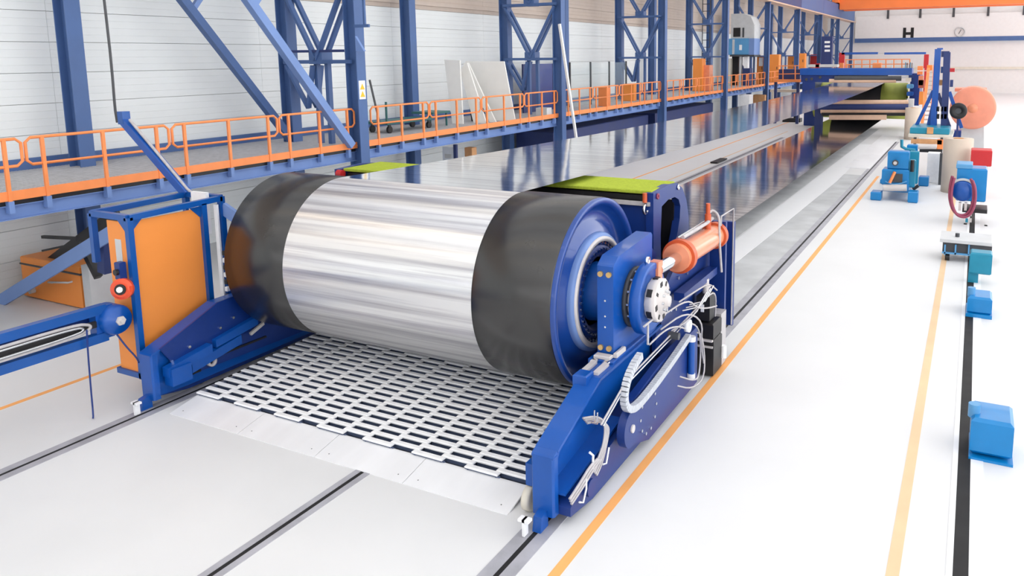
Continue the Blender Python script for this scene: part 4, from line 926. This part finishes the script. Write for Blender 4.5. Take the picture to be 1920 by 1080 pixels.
MB().prism([(c0.x - .6, 0), (c0.x + .6, 0), (c0.x + .5, c0.z - .8), (c0.x - .5, c0.z - .8)], 40, 41, 'Y').build('cradle', 'pale_grey', dm)
q = MB(); rect(q, 1790, 166, 1850, 172, 42, 1.5); rect(q, 1800, 172, 1804, 240, 42.5, .2, zmin=0); rect(q, 1840, 172, 1844, 240, 42.5, .2, zmin=0); o = q.build('orange_table_top', 'salmon_drum'); solo(o, 'long pale orange beam above the salmon drum', 'beam')
q = MB(); rect(q, 1800, 240, 1812, 262, 40.5, .5, zmin=0); o = q.build('grey_post', 'pale_grey'); solo(o, 'short grey post right of the teal base', 'post')
q = MB(); rect(q, 1785, 245, 1802, 258, 37, .6, zmin=0, c=.02); o = q.build('blue_canister', 'deep_blue'); solo(o, 'small dark blue canister right of the teal base', 'canister')
q = MB(); rect(q, 1738, 287, 1762, 338, 33.0, .5, zmin=0, c=.02); o = q.build('white_cabinet', 'zinc'); solo(o, 'pale grey cabinet between the blue drive machine and the big roll', 'cabinet')
q = MB(); rect(q, 1761, 288, 1766, 335, 32.6, .3, zmin=0); o = q.build('dark_post', 'dark_grey'); solo(o, 'dark post left of the big cardboard roll', 'post')
q = MB(); rect(q, 1820, 282, 1860, 312, 30.0, .8, c=.03); rect(q, 1840, 312, 1850, 340, 30.2, .3, zmin=0); o = q.build('red_machine', 'red'); solo(o, 'dark red machine at the right edge behind the blue hose unit', 'machine')

# blue hose unit
hu = thing('hose_unit', (.2, 25, 0), 'bright blue unit with red hoses looped over its round front at the right edge', 'machine')
Y = 25.0
rect(MB(), 1793, 316, 1850, 378, Y + .3, .8, c=.04).build('housing', 'teal_blue', hu)
rect(MB(), 1793, 308, 1824, 317, Y + .3, .8, c=.02).build('top_cover', 'light_blue', hu)
p = at(1805, 358, Y + .1); MB().lathe(p, [(-.12, .001), (-.12, .26), (-.05, .30), (.3, .30)], n=32, axis='Y').build('round_front', 'blue', hu)
MB().lathe(p, [(-.04, .31), (-.06, .37), (.05, .37), (.05, .31)], n=28, axis='Y', a0=.2, a1=PI - .2).build('hood', 'pale_grey', hu)
for s in (0, .05):
    P_ = [at(x, y, Y - .1 - s) for x, y in ((1786, 330), (1781, 350), (1780, 375), (1788, 398), (1802, 405), (1816, 400), (1825, 380), (1826, 350), (1820, 335))]
    MB().tube([v + Vector((s, 0, -s)) for v in P_], .04, n=8, smooth=2).build('hose', 'hose_red', hu)
for x in (1797, 1808): rect(MB(), x, 380, x + 5, 395, Y, .15).build('coupling', 'hub_silver', hu)
rect(MB(), 1803, 392, 1850, 432, Y + .3, .8, zmin=.35).build('pump', 'black', hu)
for x in (1806, 1845): rect(MB(), x, 425, x + 6, 440, Y + .2, .2, zmin=0).build('leg', 'dark_grey', hu)
for k in range(4): rect(MB(), 1810 + 7 * (k % 2), 398 + 12 * (k // 2), 1815 + 7 * (k % 2), 405 + 12 * (k // 2), Y + .25, .08).build('fitting', 'hub_silver' if k % 2 else 'teal', hu)
# low cart
lc = thing('low_cart', (0, 20.8, 0), 'low black cart with pale top plate on the pale orange floor line', 'cart')
rect(MB(), 1762, 452, 1860, 458, 20.4, 1.0).build('top_plate', 'pale_grey', lc)
rect(MB(), 1767, 459, 1860, 476, 20.5, .8).build('body', 'dark_grey', lc)
for x in (1770, 1790, 1815): rect(MB(), x, 459, x + 3, 478, 20.44, .06).build('side_rib', 'light_blue', lc)
rect(MB(), 1766, 476, 1850, 479, 20.44, .06).build('side_rib', 'light_blue', lc)
for x in (1772, 1840):
    p = at(x, 480, 20.6); MB().cyl((p.x, 20.55, .09), (p.x + .1, 20.55, .09), .09, n=18).build('wheel', 'black', lc)
p = at(1795, 445, 20.8); MB().cyl(p - Vector((0, 0, .12)), p + Vector((0, 0, .1)), .05, n=14).build('pin', 'dark_grey', lc)
# bright blue trestles at the right edge
for (x0, y0, x1, y1, Y, lab) in ((1813, 558, 1860, 598, 16.2, 'bright blue low stand at the right edge, farther of two'), (1818, 790, 1900, 872, 10.3, 'bright blue low stand at the right edge, nearer of two')):
    t = thing('low_stand', (at(x0, y1, Y).x, Y, 0), lab, 'stand')
    rect(MB(), x0, y0, x1, y1, Y, .6, zmin=.06, c=.04).build('body', 'teal_blue', t)
    rect(MB(), x0 - 3, y1 - 8, x1, y1, Y - .05, .7, zmin=0).build('base_plate', 'teal_blue', t)
    a = at(x0 + 8, y0, Y); MB().cyl(a + Vector((0, .2, -.02)), a + Vector((0, .2, .15)), .07, n=16).build('knob', 'light_blue', t)
q = MB(); rect(q, 1818, 475, 1860, 515, 18.6, .4, c=.03); q.box(.1, .3, 18.7, 18.8, 0, .6); o = q.build('valve_stand', 'teal'); solo(o, 'teal valve stand at the right edge behind the low cart', 'stand')

# ================================================================== far grinding station
gs = thing('grinding_station', (-7.2, 57, 0), 'distant blue grinding station with crossbeam, rollers and orange railing on top', 'machine')
Y = 54.0
rect(MB(), 1500, 128, 1710, 141, Y, 1.4).build('crossbeam', 'blue', gs)
rect(MB(), 1502, 141, 1712, 146, Y + .2, 1.0).build('crossbeam_foot', 'deep_blue', gs)
rect(MB(), 1502, 141, 1572, 154, Y + .1, .6).build('left_apron', 'deep_blue', gs)
rect(MB(), 1504, 154, 1528, 182, Y + .1, 3.0).build('left_frame', 'deep_blue', gs)
for (px, py) in ((1512, 149), (1522, 148), (1538, 145)):
    p = at(px, py, Y + .1); MB().cyl(p, p - Vector((0, .06, 0)), .09, n=14).build('adjusting_knob', 'dark_grey', gs)
rect(MB(), 1573, 141, 1668, 144, Y + .0, .3).build('dark_roller', 'black', gs)
a, b = at(1565, 147, Y - .1), at(1690, 147, Y - .1); MB().cyl(a, b, .16, n=18).build('brown_roller', 'dark_grey', gs)
a, b = at(1555, 151.5, Y - .1), at(1680, 151.5, Y - .1); MB().cyl(a, b, .13, n=18).build('pale_roller', 'roller_tan', gs)
rect(MB(), 1665, 141, 1703, 146, Y - .1, .3).build('pale_box', 'pale_grey', gs)
rect(MB(), 1698, 146, 1708, 153, Y - .1, .3).build('bearing', 'cream', gs)
rect(MB(), 1706, 138, 1724, 198, Y + .4, 2.5).build('right_frame', 'deep_blue', gs)
for k in range(3): rect(MB(), 1700, 158 + 14 * k, 1712, 166 + 14 * k, Y - .2, .6, c=.05).build('motor', 'light_blue' if k != 1 else 'blue', gs)
for k, (y, mm, r) in enumerate(((192, 'roller_tan', .15), (200.5, 'dark_blue', .22), (208, 'roller_tan', .16), (213, 'black', .14))):
    a, b = at(1535 + 2 * k, y, 50.5), at(1703, y, 50.5); MB().cyl(a, b, r, n=20).build('entry_roller', mm, gs)
a, b = at(1555, 220, 50.0), at(1662, 220, 50.0); MB().beam(a, b, .3, .28).build('entry_bar', 'roller_tan', gs)
rect(MB(), 1507, 208, 1528, 234, 56.8, .6, zmin=0, c=.04).build('corner_block', 'deep_blue', gs)
rect(MB(), 1700, 186, 1712, 215, 50.6, .8, zmin=0).build('roller_stand', 'pale_grey', gs)
rect(MB(), 1528, 186, 1540, 215, 50.6, .8, zmin=0).build('roller_stand', 'dark_blue', gs)
# overhead bar on red posts
rect(MB(), 1578, 98, 1646, 102, Y + 3, .25).build('top_bar', 'blue', gs)
rect(MB(), 1658, 98, 1736, 102, Y + 3, .25).build('top_bar', 'blue', gs)
rect(MB(), 1646, 99, 1658, 101, Y + 3.05, .15).build('bar_link', 'pale_grey', gs)
rect(MB(), 1573, 99, 1583, 128, Y + 3, .3).build('red_post', 'red', gs)
rect(MB(), 1732, 102, 1741, 128, Y + 3, .3).build('red_post', 'red', gs)
rect(MB(), 1731, 128, 1735, 215, Y + 3, .3, zmin=0).build('red_post', 'red', gs)
rect(MB(), 1574, 118, 1581, 129, Y + 2.4, .3).build('orange_box', 'rail_orange', gs)
rect(MB(), 1529, 119, 1536, 128, Y + 1, .4).build('red_lamp', 'red', gs)
rect(MB(), 1515, 121, 1570, 126, Y + 1, .8).build('top_tray', 'cream', gs)
for z0 in (112, 121):
    a, b = at(1585, z0, Y + 1.2), at(1706, z0 - 1, Y + 1.2); MB().beam(a, b, .06).build('top_railing', 'rail_orange', gs)
for k in range(9):
    x = 1586 + 15 * k; MB().beam(at(x, 111, Y + 1.2), at(x, 128, Y + 1.2), .07).build('railing_post', 'rail_orange', gs)
rect(MB(), 1636, 118, 1652, 128, Y + 1.0, .6, c=.04).build('motor_hood', 'rail_orange', gs)
for k in range(6): rect(MB(), 1697 + 3 * k, 117 + k % 3, 1698.5 + 3 * k, 128, Y + 1.0, .1).build('signal_rod', ('teal', 'dark_grey', 'pale_grey')[k % 3], gs)
# side ladder and orange guard right of the station
sl = thing('orange_stairs', (-2.7, 53, 0), 'orange stair tower with pale steps right of the grinding station', 'stairs')
MB().beam(at(1741, 130, 53), at(1728, 240, 50), .16, .3, (0, 1, 0)).build('stringer', 'rail_orange', sl)
MB().beam(at(1752, 125, 53), at(1745, 240, 50), .12, .3, (0, 1, 0)).build('stringer', 'rail_orange', sl)
for k in range(13): a = at(1738 - 0.8 * k, 136 + 8 * k, 52.8 - .2 * k); b = at(1752 - 0.6 * k, 136 + 8 * k, 52.8 - .2 * k); MB().beam(a, b, .3, .07).build('step', 'pale_grey', sl)
for (x0, y0, x1, y1, mm) in ((1720, 124, 1730, 140, 'rail_orange'), (1722, 142, 1731, 160, 'salmon'), (1722, 150, 1733, 165, 'rust_red'), (1723, 172, 1731, 196, 'orange'), (1738, 122, 1748, 132, 'orange')):
    rect(MB(), x0, y0, x1, y1, 53.2, .4).build('guard_plate', mm, sl)
MB().beam(at(1720, 133, 53), at(1762, 132, 53), .05).build('handrail', 'zinc', sl)
for x, mm in ((1768, 'dark_grey'),): pass
# tracks left of the belt in the distance
q = MB(); rect(q, 1467, 222, 1500, 228, 59.3, .8, zmin=0); rect(q, 1488, 214, 1497, 222, 59.5, .5); o = q.build('dark_cross_support', 'black'); solo(o, 'black cross support under the far end of the upper belt strand', 'support')
for px, py, L_, lab in ((1305, 284, 1.6, 'larger dark shadow plate on the left floor'),): pass
q = MB(); p = at(1296, 283, 36.0)
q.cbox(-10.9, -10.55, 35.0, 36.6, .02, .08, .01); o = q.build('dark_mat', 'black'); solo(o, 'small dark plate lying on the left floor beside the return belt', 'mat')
q = MB(); q.cbox(-10.75, -10.3, 17.3, 18.2, .02, .55, .03); o = q.build('blue_box', 'light_blue'); solo(o, 'small light blue box on the floor left of the felt-topped box', 'box')

# ================================================================== machines behind the walkway, middle distance
mc = thing('machine_cabin', (-17, 60.5, ZK), 'pale rounded machine cabin with dark window above a light blue cabinet', 'machine cabin')
Y = 60.5
a, b = at(1371, 26, Y), at(1414, 72, Y)
xa, xb, zt, zb = a.x, b.x, a.z, b.z
MB().prism([(xa, zb), (xb, zb), (xb, zt - .9), (xb - .3, zt - .25), (xb - .9, zt), (xa, zt)], Y, Y + 2, 'Y').build('cabin', 'pale_grey', mc)
rect(MB(), 1375, 52, 1388, 69, Y - .05, .1).build('window', 'black', mc)
rect(MB(), 1392, 52, 1395, 70, Y - .05, .1).build('window', 'dark_grey', mc)
rect(MB(), 1366, 72, 1404, 103, Y - .1, 1.8, c=.04).build('cabinet', 'light_blue', mc)
rect(MB(), 1373, 74, 1377, 102, Y - .14, .05).build('door_trim', 'pale_grey', mc)
rect(MB(), 1386, 84, 1391, 94, Y - .14, .05).build('label_plate', 'zinc', mc)
rect(MB(), 1404, 72, 1414, 104, Y - .1, 1.8).build('side_duct', 'beam_blue', mc)
rect(MB(), 1368, 103, 1414, 106, Y - .2, 2.0).build('floor_plate', 'dark_grey', mc)
rect(MB(), 1362, 110, 1370, 150, Y, .6, zmin=ZK).build('leg_panel', 'cream', mc)
rect(MB(), 1372, 106, 1384, 150, Y + .5, .6, zmin=ZK).build('dark_column', 'black', mc)
rect(MB(), 1386, 106, 1390, 150, Y, .3, zmin=ZK).build('pipe_column', 'pale_grey', mc)
rect(MB(), 1395, 106, 1402, 128, Y, .5).build('pale_vessel', 'zinc', mc)
rect(MB(), 1392, 128, 1406, 140, Y, .8, zmin=ZK).build('pump_body', 'dark_blue', mc)
cabs = ((1419, 104, 1432, 151, 62, 'orange', 'orange cabinet with white sheet left of the fifth trestle leg', 'orange_cabinet'), (1442, 102, 1460, 152, 64, 'orange', 'tall orange cabinet right of the fifth trestle leg, nearest and widest', 'orange_cabinet'),
        (1477, 104, 1490, 130, 72, 'orange', 'orange cabinet left of the sixth trestle leg', 'orange_cabinet'), (1497, 100, 1509, 127, 73, 'orange', 'orange cabinet right of the sixth trestle leg', 'orange_cabinet'),
        (1519, 102, 1532, 118, 78, 'red', 'red tank between the sixth and seventh trestles', 'red_tank'), (1540, 68, 1560, 100, 84, 'dark_blue', 'dark blue switch tower with white stripes', 'switch_tower'),
        (1299, 110, 1316, 150, 50.0, 'orange', 'orange panel behind the fourth trestle, left half', 'orange_cupboard'), (1318, 122, 1330, 150, 50.4, 'salmon', 'salmon machine behind the fourth trestle', 'salmon_machine'))
for x0, y0, x1, y1, Y, mm, lab, nm in cabs:
    if nm != 'switch_tower' and Y > 60: Y = Y * 15.25 / -at(x1, y1, Y).x       # stand them on the walkway
    t = thing(nm, (at(x0, y1, Y).x, Y, 0), lab, nm.split('_')[1])
    rect(MB(), x0, y0, x1, y1, Y, .8, zmin=ZK if nm != 'switch_tower' else 0, c=.04).build('body', mm, t)
    if nm == 'orange_cabinet' and x0 == 1419: rect(MB(), 1423, 108, 1430, 124, Y - .05, .04).build('white_sheet', 'zinc', t)
    if nm == 'switch_tower':
        for k in range(3): rect(MB(), 1546, 77 + 8 * k, 1556, 81 + 8 * k, Y - .06, .05).build('white_stripe', 'zinc', t)
    if nm == 'orange_cabinet': rect(MB(), x1 - 4, (y0 + y1) / 2 - 2, x1 - 3, (y0 + y1) / 2 + 3, Y - .05, .04).build('door_handle', 'dark_grey', t)
# platform with railing left of the grinding station
pl = thing('platform', (-14, 58, 0), 'dark blue platform with orange edge and railing left of the grinding station', 'platform')
rect(MB(), 1460, 130, 1500, 149, 58, 1.5).build('side_plate', 'dark_blue', pl)
rect(MB(), 1450, 149, 1502, 154, 57.5, 2.0).build('edge', 'rail_orange', pl)
for y in (123, 138): MB().beam(at(1455, y + 1, 57.5), at(1500, y, 57.5), .06).build('railing', 'rail_orange', pl)
for x in (1468, 1491): MB().beam(at(x, 122, 57.5), at(x, 150, 57.5), .07).build('railing_post', 'rail_orange', pl)
for x in (1455, 1497): MB().beam(at(x, 150, 58), (at(x, 150, 58).x, 58, 0), .2).build('column', 'dark_blue', pl)
q = MB(); rect(q, 1444, 168, 1500, 173, 60, .8); rect(q, 1447, 173, 1450, 180, 60, .2, zmin=0); rect(q, 1494, 173, 1497, 180, 60, .2, zmin=0); o = q.build('pale_conveyor', 'cream'); solo(o, 'pale conveyor table under the platform edge', 'conveyor')
q = MB(); rect(q, 1412, 178, 1434, 192, 62, 1, zmin=0, c=.03); o = q.build('wooden_crate', 'wood'); solo(o, 'light wooden crate under the walkway before the platform', 'crate')
q = MB(); rect(q, 1386, 178, 1405, 190, 56, 1, zmin=0, c=.03); o = q.build('white_crate', 'zinc'); solo(o, 'white crate under the walkway left of the wooden crate', 'crate')
# dark storage under the far walkway bays
for k, (y0, y1) in enumerate(((28.3, 38.9), (39.9, 50.5))):
    q = MB(); q.cbox(-17.4, -15.6, y0, y1, .02, 1.9, .03); o = q.build('storage_block', 'dark_blue'); solo(o, ('long dark blue storage block under the third walkway bay', 'long dark blue storage block under the fourth walkway bay')[k], 'storage')
# white panel boards beyond the belt on the left
q = MB(); q.box(-14.1, -13.9, 88, 88.4, 0, 3); q.box(-8.0, -7.9, 88, 88.3, 0, 4.5)
o = q.build('slim_posts', 'pale_grey'); solo(o, 'slim pale posts before the end wall', 'posts')
